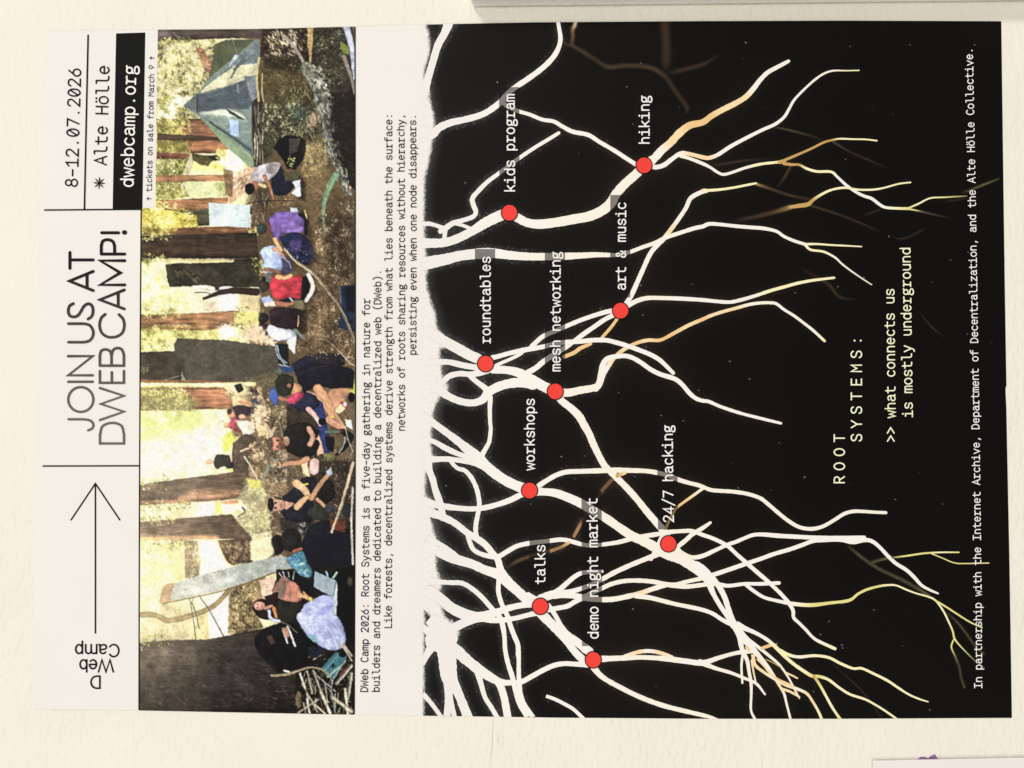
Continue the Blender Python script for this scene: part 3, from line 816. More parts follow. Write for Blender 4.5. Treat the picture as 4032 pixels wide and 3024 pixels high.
# each root: survey tile, then x y width [tone] along it
ROOTS = [
 (A, "225 5 74,213 30 72,180 110 62,130 200 58,90 330 56,55 450 58,20 560 80,-10 640 80"),
 (A, "60 915 66,95 900 62,140 850 60,230 810 55,320 790 50,420 765 50,500 735 48,570 690 48,630 640 46,680 580 42,740 530 42,830 470 42,920 405 42,990 345 42,1050 275 40,1085 200 36,1093 140 34,1085 80 30,1073 10 28"),
 (A, "640 650 34,690 690 30,770 722 30,850 745 28,950 785 30,1040 800 30,1110 840 32,1190 880 34,1310 905 34,1400 960 32,1520 1030 32,1620 1095 32,1700 1145 34"),
 (A, "1080 890 26 c,1000 940 28 w,900 1000 28,780 1080 30,700 1140 30,600 1215 32,520 1275 34,450 1345 36,402 1405 38,410 1460 40,428 1510 36,405 1550 36,320 1580 36,250 1600 40,190 1640 45,150 1665 40"),
 (A, "-10 1608 36,60 1605 34,120 1620 30,180 1645 40"),
 (A, "190 1640 36,183 1700 34,180 1730 36"),
 (Cc, "-10 100 80,80 100 72,180 95 68,280 65 66,400 5 68,500 -58 82,600 -108 85,690 -143 80"),
 (A, "270 1605 26,330 1620 26,400 1650 30"),
 (A, "690 1520 80,760 1560 70,830 1595 68,920 1608 70,1050 1595 72 c,1200 1568 74,1320 1545 76,1420 1500 78,1490 1440 78,1530 1370 72,1600 1290 70,1680 1220 70,1750 1150 70"),
 (A, "1750 1145 70 c,1830 1090 66,1890 1025 62,1960 965 58 o,2030 890 60 o,2110 830 54 t,2212 805 48 t,2282 755 46 t,2372 705 44 o,2472 655 42 o,2552 605 42,2612 540 40 c,2662 475 36,2722 415 34,2802 370 32,2887 325 26 c"),
 (A, "1800 1150 40,1850 1158 36,1910 1140 36,1970 1095 34,2040 1050 34 c,2110 1055 30 o,2212 1080 32 o,2262 1085 32 o,2332 1060 30 w,2432 995 30 w,2552 930 28,2682 865 26,2782 820 26,2852 765 24,2892 700 22,2932 630 20,3012 545 18,3102 465 18 c,3172 420 16,3242 400 14,3342 400 10 y,3442 398 9 y"),
 (A, "2040 1070 28 c,2110 1090 26,2212 1130 26 w,2272 1160 22,2332 1200 22,2377 1215 22,2442 1200 22,2542 1165 22 c,2662 1135 22 y,2772 1122 20 y,2842 1115 26 k"),
 (B, "610 1118 30 k,640 1112 34 k"),
 (B, "640 1105 20 k,700 1080 22 k,770 1050 18 k,860 1010 18 k,950 965 18 k,1020 945 16 k,1080 935 14 y,1180 938 13,1280 940 12,1370 950 12 y"),
 (B, "640 1130 24 k,700 1138 22 k,760 1140 18 k,820 1170 20 y,900 1192 20 y,1010 1195 20 y,1060 1235 20 w,1130 1300 22 w,1200 1350 22,1270 1385 24,1330 1405 24,1390 1450 24,1440 1475 22 w,1530 1482 20 y,1620 1484 22 g"),
 (B, "1620 1480 14 g,1700 1445 14 y,1790 1402 12 y,1900 1395 12 g,2080 1385 10 l"),
 (B, "1630 1488 14 g,1680 1498 9 g,1720 1505 7 l,1780 1518 4 v"),
 (A, "2240 1345 34 o,2212 1350 36 c,2120 1400 34,2080 1480 32 c,2020 1570 32,1955 1658 35 o,1900 1728 36 w,1830 1798 36,1790 1858 36,1740 1968 36,1700 2058 36,1660 2148 38,1620 2218 38,1570 2278 40"),
 (B, "0 1345 22 o,20 1343 22 y,130 1335 20,250 1318 18 y,350 1298 18,420 1285 16 y"),
 (B, "690 1472 26 k,760 1462 32 k,830 1450 34 k,870 1415 24 k,940 1370 20 y,1020 1335 18,1120 1320 18 y,1220 1335 16,1340 1335 16,1430 1320 14,1540 1290 13,1635 1278 12 y"),
 (Cc, "-10 262 118,40 258 100,100 245 95,200 225 85,300 200 80,420 185 80,500 180 85,580 180 75,700 195 68,850 205 60 c,1000 205 58 c,1130 202 55,1280 195 46,1380 190 40,1480 192 34,1560 190 28,1640 168 30 c,1740 130 30,1840 95 32,1920 55 32 c,2040 15 32 w,2150 -20 32,2212 -33 32 w,2262 -53 30,2342 -50 28,2472 -36 28,2592 -26 28,2692 -18 28,2792 5 24,2852 45 24,2932 80 24,3012 105 24"),
 (D, "815 106 20 y,900 105 16,1000 112 14,1120 118 13,1250 125 10 y"),
 (D, "805 110 22 c,850 150 18 y,950 165 18 y,1040 210 16 c,1100 265 14,1180 325 12,1260 380 10,1330 425 8 y"),
 # around the roundtables and mesh nodes
 (Cc, "60 790 80,200 880 80,290 930 85,380 980 80,450 1010 75,505 1045 70"),
 (Cc, "60 1030 50,140 1033 44,220 1035 44,330 1060 48,420 1075 46,500 1090 55"),
 (Cc, "100 1250 44,170 1190 44,220 1145 46,300 1125 42,380 1130 42,450 1120 50,520 1095 60"),
 (Cc, "385 1145 40,430 1185 40,490 1230 45,525 1265 55"),
 (Cc, "120 1235 80,200 1295 60,300 1340 55,400 1355 55,480 1330 60,530 1270 70,600 1230 70,680 1205 72,780 1195 75,880 1210 80"),
 (Cc, "560 1095 60,650 1095 62,740 1110 68,810 1140 75,880 1180 80,960 1225 80,1050 1265 75"),
 (Cc, "560 1000 40,620 985 36,690 965 36,780 945 38,860 930 40,950 915 36,1050 890 36,1130 878 36,1250 872 36,1340 862 36,1450 862 36,1530 880 36,1600 900 36,1700 935 36,1800 975 36,1870 1015 34,1920 1060 32,1980 1120 28"),
 (Cc, "850 930 36,910 870 36,960 830 36,1050 790 34,1130 755 34,1250 705 34,1350 670 34,1450 640 36,1540 625 40"),
 (Cc, "560 1075 28,620 1045 26,700 1010 26,770 975 26,800 950 28"),
 (Cc, "830 1120 44,900 1080 42,960 1030 42,1050 970 40,1130 920 38,1200 870 36,1280 810 36,1360 755 36,1440 700 36,1520 660 36"),
 (Cc, "1120 993 30 t,1200 960 30 t,1250 925 30 t,1330 890 26 t"),
 (Cc, "1420 840 24 t,1470 785 24 t,1510 735 24 t,1545 685 24 t"),
 (Cc, "1570 620 40,1640 580 38,1700 550 36 c,1780 530 34 c,1900 530 32 c,2050 535 32 w,2212 545 30,2312 555 28 w,2422 562 28,2512 545 28 c,2632 510 26,2752 470 26 y,2862 440 24,2952 415 24 y,3062 393 22,3162 380 20,3247 370 18 y"),
 (Cc, "3172 868 20 y,3082 785 22 c,3012 730 22,2932 670 22,2852 620 22 w,2792 575 24 w,2742 567 24 c,2672 568 24,2582 580 26 c,2472 610 26 o,2362 640 26 o,2272 670 26 o,2212 697 28 t,2100 745 28 o,1980 810 28 t,1880 860 26 t,1780 862 28 o,1690 885 28 t,1600 930 30 o,1540 975 30 t,1500 1020 34 o,1460 1080 38 c,1430 1130 40 c,1400 1210 44 c,1370 1240 55 w"),
 (Cc, "1050 1265 70,1150 1275 62 c,1250 1255 58 c,1340 1240 55 c,1390 1215 50 c,1410 1140 46 c,1425 1060 44 w,1460 1010 42,1530 990 36,1600 985 36,1660 1000 36,1730 1040 36,1800 1090 36,1880 1130 36 w,1990 1165 36 w,2050 1210 34,2110 1280 34,2160 1320 32,2212 1338 30,2262 1345 28,2342 1380 26,2442 1415 26,2542 1445 24,2662 1475 24,2752 1497 22,2827 1515 20 c"),
 (Cc, "1060 1290 55,1110 1345 55,1180 1400 58,1240 1460 62 c,1280 1530 60 c,1320 1600 56,1345 1662 54 c,1390 1758 52 c,1440 1848 52,1490 1898 52 c,1540 1948 50 c,1620 2028 50,1700 2118 52 c,1780 2218 54 c,1850 2298 56 w,1910 2368 60,1940 2428 60"),
 (Cc, "515 1290 40,540 1310 40,538 1400 34,540 1500 30,545 1560 30,535 1650 32,520 1688 34,480 1758 40,470 1788 44"),
 # around workshops, talks and 24/7
 (Cc, "-10 1440 60,90 1510 56,200 1590 56,290 1658 62,380 1733 80,450 1788 85,500 1843 80,570 1903 80,650 1958 80,740 2003 80,850 2043 80"),
 (Cc, "-10 1628 40,100 1660 38,190 1710 46,300 1760 40,400 1790 44"),
 (E, "-10 130 90,80 140 52,200 138 42,310 150 40,420 172 42,490 190 70"),
 (E, "230 150 34,252 182 30,290 213 32,340 228 34,390 280 36,430 360 36,450 440 36,455 510 36,440 590 36,428 660 36,428 720 36,445 775 36"),
 (E, "-10 455 70,90 490 55,180 510 50,300 525 42,400 530 42,500 520 42,600 495 42,700 460 44,780 420 46,850 390 50"),
 (E, "55 130 60,62 220 52,90 300 50,110 380 52,148 490 55,168 580 50"),
 (E, "20 540 90,90 565 66,160 590 60,260 640 52,350 710 50,430 760 52,500 810 52,560 880 50,600 930 50,620 1000 55,640 1040 60"),
 (E, "360 720 36,380 790 36,410 850 36,470 885 36,550 905 40,610 905 40"),
 (E, "610 905 40,700 850 38,760 820 36,850 800 36,930 790 34,1020 780 34,1090 772 34,1150 778 34,1210 795 34,1290 815 32,1380 815 32,1470 805 32,1560 790 34 c,1650 765 36 c,1750 745 36 c,1850 730 36,1950 712 34 c,2050 705 32 c,2130 705 32,2212 735 32 w,2272 755 30,2342 785 30,2412 825 30,2482 890 30,2562 960 32,2642 1030 32,2712 1090 32,2782 1155 30,2842 1215 30,2892 1275 32,2922 1330 28,2927 1385 26,2972 1430 24,3022 1480 24 c,3072 1535 22,3122 1570 24 c,3252 1630 24 y"),
 (E, "60 770 60,130 800 40,210 850 40,280 905 40"),
 (E, "40 830 90,100 850 72,200 900 78,300 935 75,400 965 70,500 1010 70,600 1045 80,680 1110 80,760 1180 75,840 1250 75,930 1295 80"),
 (E, "615 1040 36,608 1100 36,605 1180 36,625 1260 36,655 1330 36,680 1380 38,700 1450 38,730 1530 38,758 1600 38,762 1680 38,765 1714 34,765 1814 34,770 1914 38,780 1994 38,810 2074 38,880 2174 38"),
 (E, "60 1100 60,150 1105 40,230 1110 38,320 1115 38,400 1160 38,480 1230 38,550 1310 38,600 1360 40,632 1420 42,652 1530 36,658 1634 34,680 1744 36,715 1854 40,740 1964 38,770 2064 38,835 2172 38"),
 (E, "70 1180 90,150 1235 80,230 1305 85,330 1355 85,430 1382 85,520 1365 70,600 1340 55,690 1310 50,780 1290 46,870 1280 50"),
 (E, "150 1500 70,250 1455 50,330 1418 52,420 1390 76"),
 (E, "450 1385 60,560 1405 48,640 1405 42,740 1390 38,840 1365 38,920 1345 44"),
 (E, "240 1490 50,300 1462 36,370 1430 34,450 1398 40"),
 (E, "640 1030 44,720 1120 36,790 1200 26,850 1260 20"),
 (E, "840 1200 30,890 1230 30,940 1250 40"),
 (E, "935 1230 50,1000 1205 50,1060 1185 46,1110 1145 40,1160 1100 38,1210 1060 36,1260 1035 34,1330 1025 32,1420 1022 26"),
 (E, "980 1230 50,1080 1195 50,1160 1185 42,1250 1160 36,1330 1130 36,1420 1085 36 c,1520 1030 38 c,1640 975 38 c,1750 930 38 c,1850 890 42 c,1930 850 50 c"),
 (E, "1000 1215 60,1100 1210 45,1200 1215 44,1280 1225 46,1340 1192 38,1420 1155 36 c,1500 1120 34 c,1600 1098 34 c,1720 1095 34 c,1830 1105 34 c,1930 1125 38 c,2000 1130 42 c,2080 1105 32,2212 1075 34,2292 1050 34 w,2412 1010 34,2542 965 34,2662 925 32,2772 885 32,2892 850 32,2992 815 32,3072 785 32,3152 775 34,3292 770 38,3392 790 36,3492 775 34,3552 790 30,3612 840 28,3672 905 28,3732 960 28,3812 1010 28,3872 1065 28,3932 1130 24,4002 1170 20,4062 1195 14"),
 (E, "1000 1325 40,1080 1310 38,1150 1295 38,1210 1260 38,1270 1235 40,1340 1240 42,1430 1245 42 c,1520 1240 40 c,1620 1220 40 c,1720 1195 38 o,1820 1160 36 c,1920 1130 38 c"),
 (E, "1970 1130 40 c,2080 1142 34 c,2212 1128 34 c,2312 1120 34 w,2412 1135 30,2542 1120 28,2662 1120 28,2812 1113 28"),
 (E, "1690 1215 40 c,1800 1230 36 c,1900 1255 34 c,2000 1280 32,2100 1300 32 c,2212 1325 32 w,2292 1355 32,2362 1400 32,2432 1435 36,2502 1462 40"),
 (G, "930 430 75,1010 510 72,1090 590 72,1150 665 60,1210 745 58,1285 820 60"),
 (G, "1000 375 36,1050 450 36,1100 540 38,1150 610 55,1230 670 65,1320 740 72"),
 (G, "130 650 200,200 700 130,270 730 100,350 800 85,450 880 80,540 940 70,620 980 55,700 985 42,780 980 40,860 940 40,950 890 40,1040 850 40,1120 835 38,1200 838 38,1310 845 40"),
 (G, "1350 860 50,1400 920 44 c,1460 965 40,1560 1020 40 c,1680 1080 38 c,1800 1130 38,1920 1170 38 c,2040 1200 36 c,2212 1240 32,2272 1255 26 c,2330 1278 24"),
 (G, "1380 800 60,1480 795 44,1600 790 40 c,1720 785 36,1850 790 38 c,1960 800 44 c,2080 815 42 w,2212 828 44,2332 790 34 c,2452 755 30 c,2542 740 36,2612 735 30 c"),
 (G, "1600 780 34 c,1700 745 30 o,1790 735 30 c,1880 750 30 o,1970 785 32 c"),
 (G, "60 480 80,130 540 160,180 620 200,195 720 150,205 820 140,222 950 125,285 1060 74,335 1180 72,372 1275 78"),
 (G, "195 900 70,205 1040 50,206 1150 48,200 1270 56"),
 (G, "225 1050 34,238 1150 34,262 1270 42"),
 (G, "10 545 50,60 590 60,110 640 90"),
 (G, "5 830 50,40 770 52,80 700 70,120 640 80"),
 (G, "5 1065 40,80 1150 34,165 1268 34"),
 (G, "350 790 40,400 850 40,440 900 50,470 1000 40,500 1100 36,550 1180 36,605 1275 38"),
 (G, "580 960 50,620 1010 55,650 1100 58,665 1180 58,682 1275 60"),
 (G, "980 1090 26,1050 1115 28,1120 1150 28,1190 1190 28,1240 1235 28,1290 1285 30"),
 (E, "850 390 90,950 395 60,1050 405 64,1150 440 66,1260 490 72,1360 550 70 c,1460 610 66 c,1560 680 66 c,1660 745 70 c,1760 790 75 c,1850 840 80 c,1940 890 80 c,2030 920 80 c,2120 970 86 c,2180 1020 72 w,2250 1090 60,2292 1190 40,2342 1280 36,2402 1370 36,2452 1450 44"),
 (E, "2160 970 60,2212 1000 54,2272 1060 48,2332 1130 44,2382 1220 42,2412 1310 42,2442 1400 46,2472 1460 55,2502 1520 50"),
 (E, "920 350 40,980 310 38,1060 265 38,1140 240 38,1250 235 38,1400 230 40 c,1520 225 40 c,1640 228 38,1760 232 36,1850 245 36,1950 270 36,2020 300 36,2100 325 32,2180 345 32,2272 380 30,2342 388 30,2452 395 30,2562 412 30,2662 445 30,2722 490 30,2792 550 30,2872 615 30,2952 665 30,3022 685 30,3092 685 30,3162 665 28,3242 620 28,3322 570 28,3392 550 28,3472 550 26,3562 556 24,3652 560 24"),
 (E, "1020 860 26 n,1100 830 24 n,1160 795 24 t"),
 (E, "1200 745 24 n,1240 670 26 n,1262 625 24 b"),
 (E, "1410 395 24 b,1480 320 28 b,1500 300 24 b"),
 (E, "1540 270 28 k,1600 245 28 o"),
 (E, "1920 690 22 t,1950 620 22 t,2000 530 20 t,2060 480 20 t,2130 430 22 o,2212 370 22 c"),
 (E, "1805 925 30 c,1840 860 34 c,1890 760 40 c"),
 (E, "2000 840 36 c,2080 775 34 c,2130 730 34 c,2212 680 32,2272 638 22 c"),
 (E, "2010 850 44 c,2060 885 34 c,2130 912 34 c,2212 900 34 w,2312 855 30,2412 810 30,2472 790 30,2542 760 28,2612 735 30,2692 732 32,2812 742 34,2962 750 34,3112 757 34,3292 760 36,3482 755 30"),
 (F, "330 1120 28,400 1175 28,480 1225 26,580 1252 26,680 1272 30 c,790 1285 30 y,880 1285 30 g,1000 1270 24 g,1150 1250 24 g,1220 1200 20 g,1290 1165 20 g,1380 1140 18 g,1450 1130 16 y,1520 1132 14,1600 1165 14 y,1680 1195 12,1770 1220 14 y,1830 1250 14,1890 1330 14 y,1930 1410 14,1965 1490 14 g,1980 1550 14 g,2030 1614 10 g,2140 1724 9 l,2212 1780 8 v"),
 (F, "1978 1548 12 g,1955 1614 12 g,1985 1690 12 l,2000 1730 12 v"),
 (F, "1820 1245 14 g,1920 1305 14 g,2020 1370 13 g,2110 1425 12 g,2195 1462 11 g"),
 (F, "1490 914 14 l,1600 900 14 g,1740 880 14 g,1880 872 12 y,2015 872 11 g"),
 (F, "1800 882 10 g,1880 915 9 g,1980 955 9 g,2080 960 9 g,2250 956 9 g"),
 # the tangle at the lower middle
 (H, "260 520 64,290 620 46,310 720 36,350 810 30,365 900 26 c,380 980 24,382 1080 20 c,380 1200 18,414 1275 20"),
 (H, "317 750 22 c,305 850 18,312 985 16 c"),
 (H, "270 540 50,300 610 52,370 690 50 w,430 760 40 c,490 830 30,540 900 26 c,600 1000 22 o,640 1070 20 c,660 1150 18,692 1275 18 c"),
 (H, "300 580 34,350 640 34,420 690 26,520 770 24 c,600 840 20,660 920 16 c,710 1010 14,760 1105 12 o"),
 (H, "-20 822 46,100 870 30 c,220 905 26,320 945 24 c,420 990 22,490 1075 14"),
 (H, "395 760 30 o,410 840 26 o,480 900 22 o,560 950 22 c,650 1000 24 o,750 1035 24 c,820 1070 22 o,870 1140 20,910 1210 20 y,938 1275 22 o"),
 (H, "620 1030 20 o,690 1055 20 o,760 1095 14 o"),
 (H, "465 712 24 t,530 690 26 t,580 680 12 k"),
 (H, "385 810 18 o,400 900 14 o,415 970 12 c"),
 (H, "430 800 14 o,480 850 14 o,540 920 16 o,600 960 16 t,700 1010 16 o,750 1090 10 c"),
 (H, "500 800 8 k,560 830 8 k,612 862 8 k"),
 (H, "655 905 14 o,700 925 14 o,745 948 12 o"),
 (H, "345 705 26 t,370 730 20 o"),
 (H, "265 520 50,330 555 38,390 580 32,450 610 28,520 655 28 c,580 710 30 y,650 780 28 y,720 840 26 y,800 895 26 y,860 930 26 g,920 935 24 g,990 960 22 y,1070 1020 20,1160 1075 20 y,1280 1115 18,1380 1170 16 y,1450 1215 16,1540 1278 16 y"),
 (H, "870 925 22 k,920 1000 20 g,970 1090 20 y,1020 1180 20 y,1085 1276 22 g"),
 (H, "610 725 18 y,680 765 24 y,760 780 24 c,880 770 22 y,990 785 22 y,1080 830 22,1180 870 20 y,1250 870 20,1340 910 20 y,1450 965 20,1540 1025 18 y,1620 1075 16,1700 1110 14 y,1770 1132 10 y"),
]
# out-of-focus roots further down in the dark, printed soft
SOFT = [
 (A, "1215 5 24 o,1205 45 24 o,1190 75 26 n,1190 130 26 b,1190 200 28 d,1270 250 32 d,1380 320 34 e,1470 370 36 d,1600 360 36 d,1750 365 36 d,1850 395 36 d,1930 460 38 e,1990 550 38 e,2050 630 36 e,2090 690 34 e,2085 740 26 z"),
 (A, "1912 5 76 e,1925 200 70 e,1925 300 76 e,1920 400 50 z"),
 (A, "1110 170 20 e,1150 195 24 e,1190 205 24 e"),
 (A, "1940 420 40 z,2060 390 34 e,2212 350 28 e,2340 275 24 z"),
 (B, "560 840 12 e,680 865 14 v,850 910 14 e,950 945 12 z"),
 (B, "1030 960 14 v,1150 1030 12 e,1280 1090 12 e,1450 1165 10 z"),
 (B, "692 1150 18 d,650 1230 18 d,590 1315 14 z"),
 (B, "850 1460 14 d,950 1490 14 d,1100 1540 14 e,1250 1600 14 e,1400 1665 12 z"),
 (B, "100 1140 20 e,300 1110 20 e,520 1090 16 z"),
 (B, "425 1290 18 k,500 1315 20 b,600 1350 20 d,700 1382 18 d,850 1412 16 e"),
 (B, "250 1580 26 z,330 1565 28 e,450 1540 30 d,600 1500 32 b,690 1472 32 k"),
 (B, "1680 1498 8 l,1800 1525 8 v,1950 1560 8 z"),
 (B, "2040 1360 16 z,2100 1340 14 v,2212 1295 14 l,2330 1250 10 v"),
 (B, "1900 1430 10 z,2000 1415 10 e,2100 1400 8 z"),
 (B, "1260 1540 10 z,1330 1515 10 e,1400 1490 8 e"),
 (Cc, "3000 300 20 z,3200 420 24 e,3290 520 20 e,3420 540 14 z"),
 (Cc, "3950 -10 8 e,3800 60 10 e,3700 50 8 z"),
 (Cc, "3920 640 10 z,4020 760 12 e,4120 840 8 z"),
 (E, "650 1000 18 z,700 975 22 d,760 940 24 b,850 905 24 b,950 875 22 n,1020 860 26 n"),
 (E, "1262 625 26 b,1320 540 24 d,1360 480 24 d,1420 395 26 b"),
 (F, "1130 810 14 z,1200 870 20 v,1290 940 22 v,1400 1010 22 v,1550 1080 24 v,1680 1150 24 v,1780 1215 20 l"),
 (F, "1330 950 14 v,1400 930 18 v,1490 914 18 l"),
 (F, "1900 1330 12 z,2000 1420 14 v,2080 1520 14 v,2150 1620 14 v,2212 1670 12 v"),
 (F, "1985 1690 14 l,2015 1764 14 v,2035 1864 14 v,2058 1935 14 v"),
 (H, "1000 820 6 z,1150 950 6 e,1280 1080 6 e,1400 1250 5 e"),
 (H, "1480 -10 12 l,1340 40 12 v"),
]


def parse(root):
    tl, s = root
    tone = 'w'
    P, W, K = [], [], []
    for item in s.split(','):
        q = item.split()
        if len(q) > 3:
            tone = q[3]
        P.append(tl([(float(q[0]), float(q[1]))])[0])
        W.append(float(q[2]) / 2)
        near_soil = max(0.0, min(1.0, (P[-1][0] - 1800) / 160))
        K.append(TONE[tone] if tone != 'w' else PAPER * (1 - near_soil) + ROOTW * near_soil)
    return spline(np.c_[np.array(P), np.array(W), np.array(K)], 7)


def clip_y(a):
    """keep the part of a root that lies on the sheet"""
    ok = (a[:, 1] > y_top(a[:, 0]) - 14) & (a[:, 1] < y_bot(a[:, 0]) + 14) & (a[:, 0] < xr(a[:, 1]))
    idx = np.where(ok)[0]
    return a[idx[0]:idx[-1] + 1] if len(idx) > 1 else None


paths = []
for r in ROOTS:
    a = clip_y(parse(r))
    if a is not None:
        paths.append(a)

ink = Ink(30, 0.0000045)
rr = np.random.default_rng(3)
for a in paths:
    w = a[:, 2] * (1 + 0.03 * rr.standard_normal(len(a)))
    y_edge = np.minimum(a[:, 1] - y_top(a[:, 0]), y_bot(a[:, 0]) - a[:, 1])
    ends_on_edge = min(y_edge[0], y_edge[-1]) < 9
    ink.ribbon(a[:, :2], w, np.clip(a[:, 3:6], 0, 0.9), cap=not ends_on_edge)
ink.build("root_network", 2, m_roots, poster, colors=True, trim=True)

# ---- printed ground of the black part: soil edge, soft glow, blurred roots, dust specks
PX, PY, ST = 1640, 70, 3.0
GW, GH = int((3996 - PX) / ST), int((2840 - PY) / ST)


def fade_noise(h, w, cell, seed):
    r = np.random.default_rng(seed)
    gh, gw = int(h / cell) + 3, int(w / cell) + 3
    g = r.random((gh, gw))
    y = np.arange(h) / cell
    x = np.arange(w) / cell
    iy, ix = y.astype(int), x.astype(int)
    fy, fx = (y - iy)[:, None], (x - ix)[None, :]
    fy, fx = fy * fy * (3 - 2 * fy), fx * fx * (3 - 2 * fx)
    return (g[iy][:, ix] * (1 - fy) * (1 - fx) + g[iy + 1][:, ix] * fy * (1 - fx)
            + g[iy][:, ix + 1] * (1 - fy) * fx + g[iy + 1][:, ix + 1] * fy * fx)


def blur(im, r):
    k = np.exp(-0.5 * (np.arange(-3 * r, 3 * r + 1) / r) ** 2)
    k /= k.sum()
    out = np.zeros_like(im)
    p = np.pad(im, ((3 * r, 3 * r), (0, 0)), mode='edge')
    for i, a in enumerate(k):
        out += a * p[i:i + im.shape[0]]
    p = np.pad(out, ((0, 0), (3 * r, 3 * r)), mode='edge')
    out2 = np.zeros_like(im)
    for i, a in enumerate(k):
        out2 += a * p[:, i:i + im.shape[1]]
    return out2


def poly_sd(pts, X, Y):
    """signed distance to a polygon, positive inside"""
    p = np.asarray(pts, float)
    best = np.full(X.shape, 1e9)
    ins = np.zeros(X.shape, bool)
    for i in range(len(p)):
        x0, y0 = p[i - 1]
        x1, y1 = p[i]
        dx, dy = x1 - x0, y1 - y0
        t = np.clip(((X - x0) * dx + (Y - y0) * dy) / max(dx * dx + dy * dy, 1e-9), 0, 1)
        best = np.minimum(best, (X - x0 - t * dx) ** 2 + (Y - y0 - t * dy) ** 2)
        c = ((y0 > Y) != (y1 > Y))
        if dy:
            ins ^= c & (X < dx * (Y - y0) / dy + x0)
    d = np.sqrt(best)
    return np.where(ins, d, -d)


gx = PX + np.arange(GW) * ST
gy = PY + np.arange(GH) * ST
GX, GY = np.meshgrid(gx, gy)
ground = np.zeros((GH, GW, 3)) + np.array((0.0030, 0.0022, 0.0016))
mask = np.zeros((GH, GW))
for a in paths:
    n = max(2, int(np.hypot(*np.diff(a[:, :2], axis=0).T).sum() / 3))
    t = np.linspace(0, len(a) - 1, n)
    b = np.stack([np.interp(t, np.arange(len(a)), a[:, k]) for k in range(3)], 1)
    for x, y, w in b:
        r = w / 2
        i0, i1 = int((y - r - PY) / ST), int((y + r - PY) / ST) + 2
        j0, j1 = int((x - r - PX) / ST), int((x + r - PX) / ST) + 2
        i0, j0 = max(i0, 0), max(j0, 0)
        if i1 <= i0 or j1 <= j0:
            continue
        mask[i0:i1, j0:j1] = np.maximum(mask[i0:i1, j0:j1],
                                        ((GX[i0:i1, j0:j1] - x) ** 2 + (GY[i0:i1, j0:j1] - y) ** 2 < r * r))
near, wide = blur(mask, 4), blur(mask, 16)
n1 = fade_noise(GH, GW, 52, 1)
n2 = fade_noise(GH, GW, 7, 2)
n3 = rng.random((GH, GW))
warm = np.clip((GX - 1900) / 500, 0, 1)[..., None]
glow_col = np.array((0.030, 0.029, 0.027)) * (1 - warm) + np.array((0.034, 0.022, 0.014)) * warm
amt = (np.clip(wide, 0, 0.5) * 0.40 + np.clip(near, 0, 0.5) * 0.75) * (0.3 + 1.1 * n1)
amt = amt * np.clip((3500 - GX) / 900, 0.12, 1)
ground += glow_col * amt[..., None]
# grainy fringe along the roots
left = np.clip((2700 - GX) / 900, 0.15, 1)
fr = (near > 0.10) & (near < 0.6) & (n3 > 0.95 - 0.05 * left)
ground += (fr * (0.02 + 0.16 * rng.random((GH, GW)) ** 3) * left)[..., None] * np.array((1, 0.93, 0.82))
ff = (near > 0.02) * left * 0.010 * np.clip((2250 - GX) / 300, 0, 1) * (n2 + n3) * np.clip(near * 4, 0, 1)
ground += ff[..., None]
# blurred roots
for r in SOFT:
    a = parse(r)
    n = max(2, int(np.hypot(*np.diff(a[:, :2], axis=0).T).sum() / 3))
    t = np.linspace(0, len(a) - 1, n)
    b = np.stack([np.interp(t, np.arange(len(a)), a[:, k]) for k in range(6)], 1)
    acc = np.zeros((GH, GW))
    ccol = np.zeros((GH, GW, 3))
    for q in b:
        x, y, w = q[:3]
        R = w * 1.1 + 4
        i0, i1 = max(int((y - R - PY) / ST), 0), int((y + R - PY) / ST) + 2
        j0, j1 = max(int((x - R - PX) / ST), 0), int((x + R - PX) / ST) + 2
        d = np.sqrt((GX[i0:i1, j0:j1] - x) ** 2 + (GY[i0:i1, j0:j1] - y) ** 2) / (w * 0.5 + 1)
        v = np.clip(1.35 - d, 0, 1) ** 1.3
        better = v > acc[i0:i1, j0:j1]
        acc[i0:i1, j0:j1] = np.where(better, v, acc[i0:i1, j0:j1])
        ccol[i0:i1, j0:j1] = np.where(better[..., None], q[3:6], ccol[i0:i1, j0:j1])
    acc *= (0.50 + 0.5 * n3) * 0.92
    acc = np.clip(acc, 0, 1)[..., None]
    ground = np.maximum(ground, ground * (1 - acc) + ccol * acc)
# soil: unprinted paper with a sketched, fraying edge
S = (A([(-60, -60), (20, 0), (26, 38), (48, 100), (62, 180), (58, 260), (36, 340), (18, 390), (20, 510), (55, 560), (64, 620), (80, 700), (94, 780), (98, 860),
        (88, 930), (76, 1000), (60, 1090), (40, 1180), (24, 1260), (18, 1400), (18, 1600)])
     + Cc([(26, 60), (28, 130), (32, 205), (45, 300), (30, 360), (36, 430), (58, 510), (78, 590), (105, 650), (115, 730), (142, 800), (195, 855),
           (270, 905), (200, 915), (150, 925), (138, 960), (140, 1000), (160, 1040), (148, 1085), (170, 1180), (205, 1230), (190, 1285), (150, 1290), (110, 1360),
           (88, 1440), (95, 1500), (78, 1540), (66, 1590), (80, 1640)])
     + E([(66, 20), (80, 90), (100, 128), (80, 160), (60, 190), (34, 225), (26, 330), (30, 430), (70, 460), (105, 520), (66, 580), (74, 640), (105, 740),
          (125, 790), (150, 850), (112, 880), (112, 1000), (128, 1060), (160, 1110), (135, 1190), (120, 1220), (145, 1270), (175, 1370), (220, 1415),
          (290, 1440), (262, 1470), (290, 1500), (275, 1550)])
     + G([(275, 660), (120, 520), (60, 440), (22, 410), (16, 560), (14, 800), (10, 1300), (-60, 1300)]))
sel = slice(0, int(420 / ST))
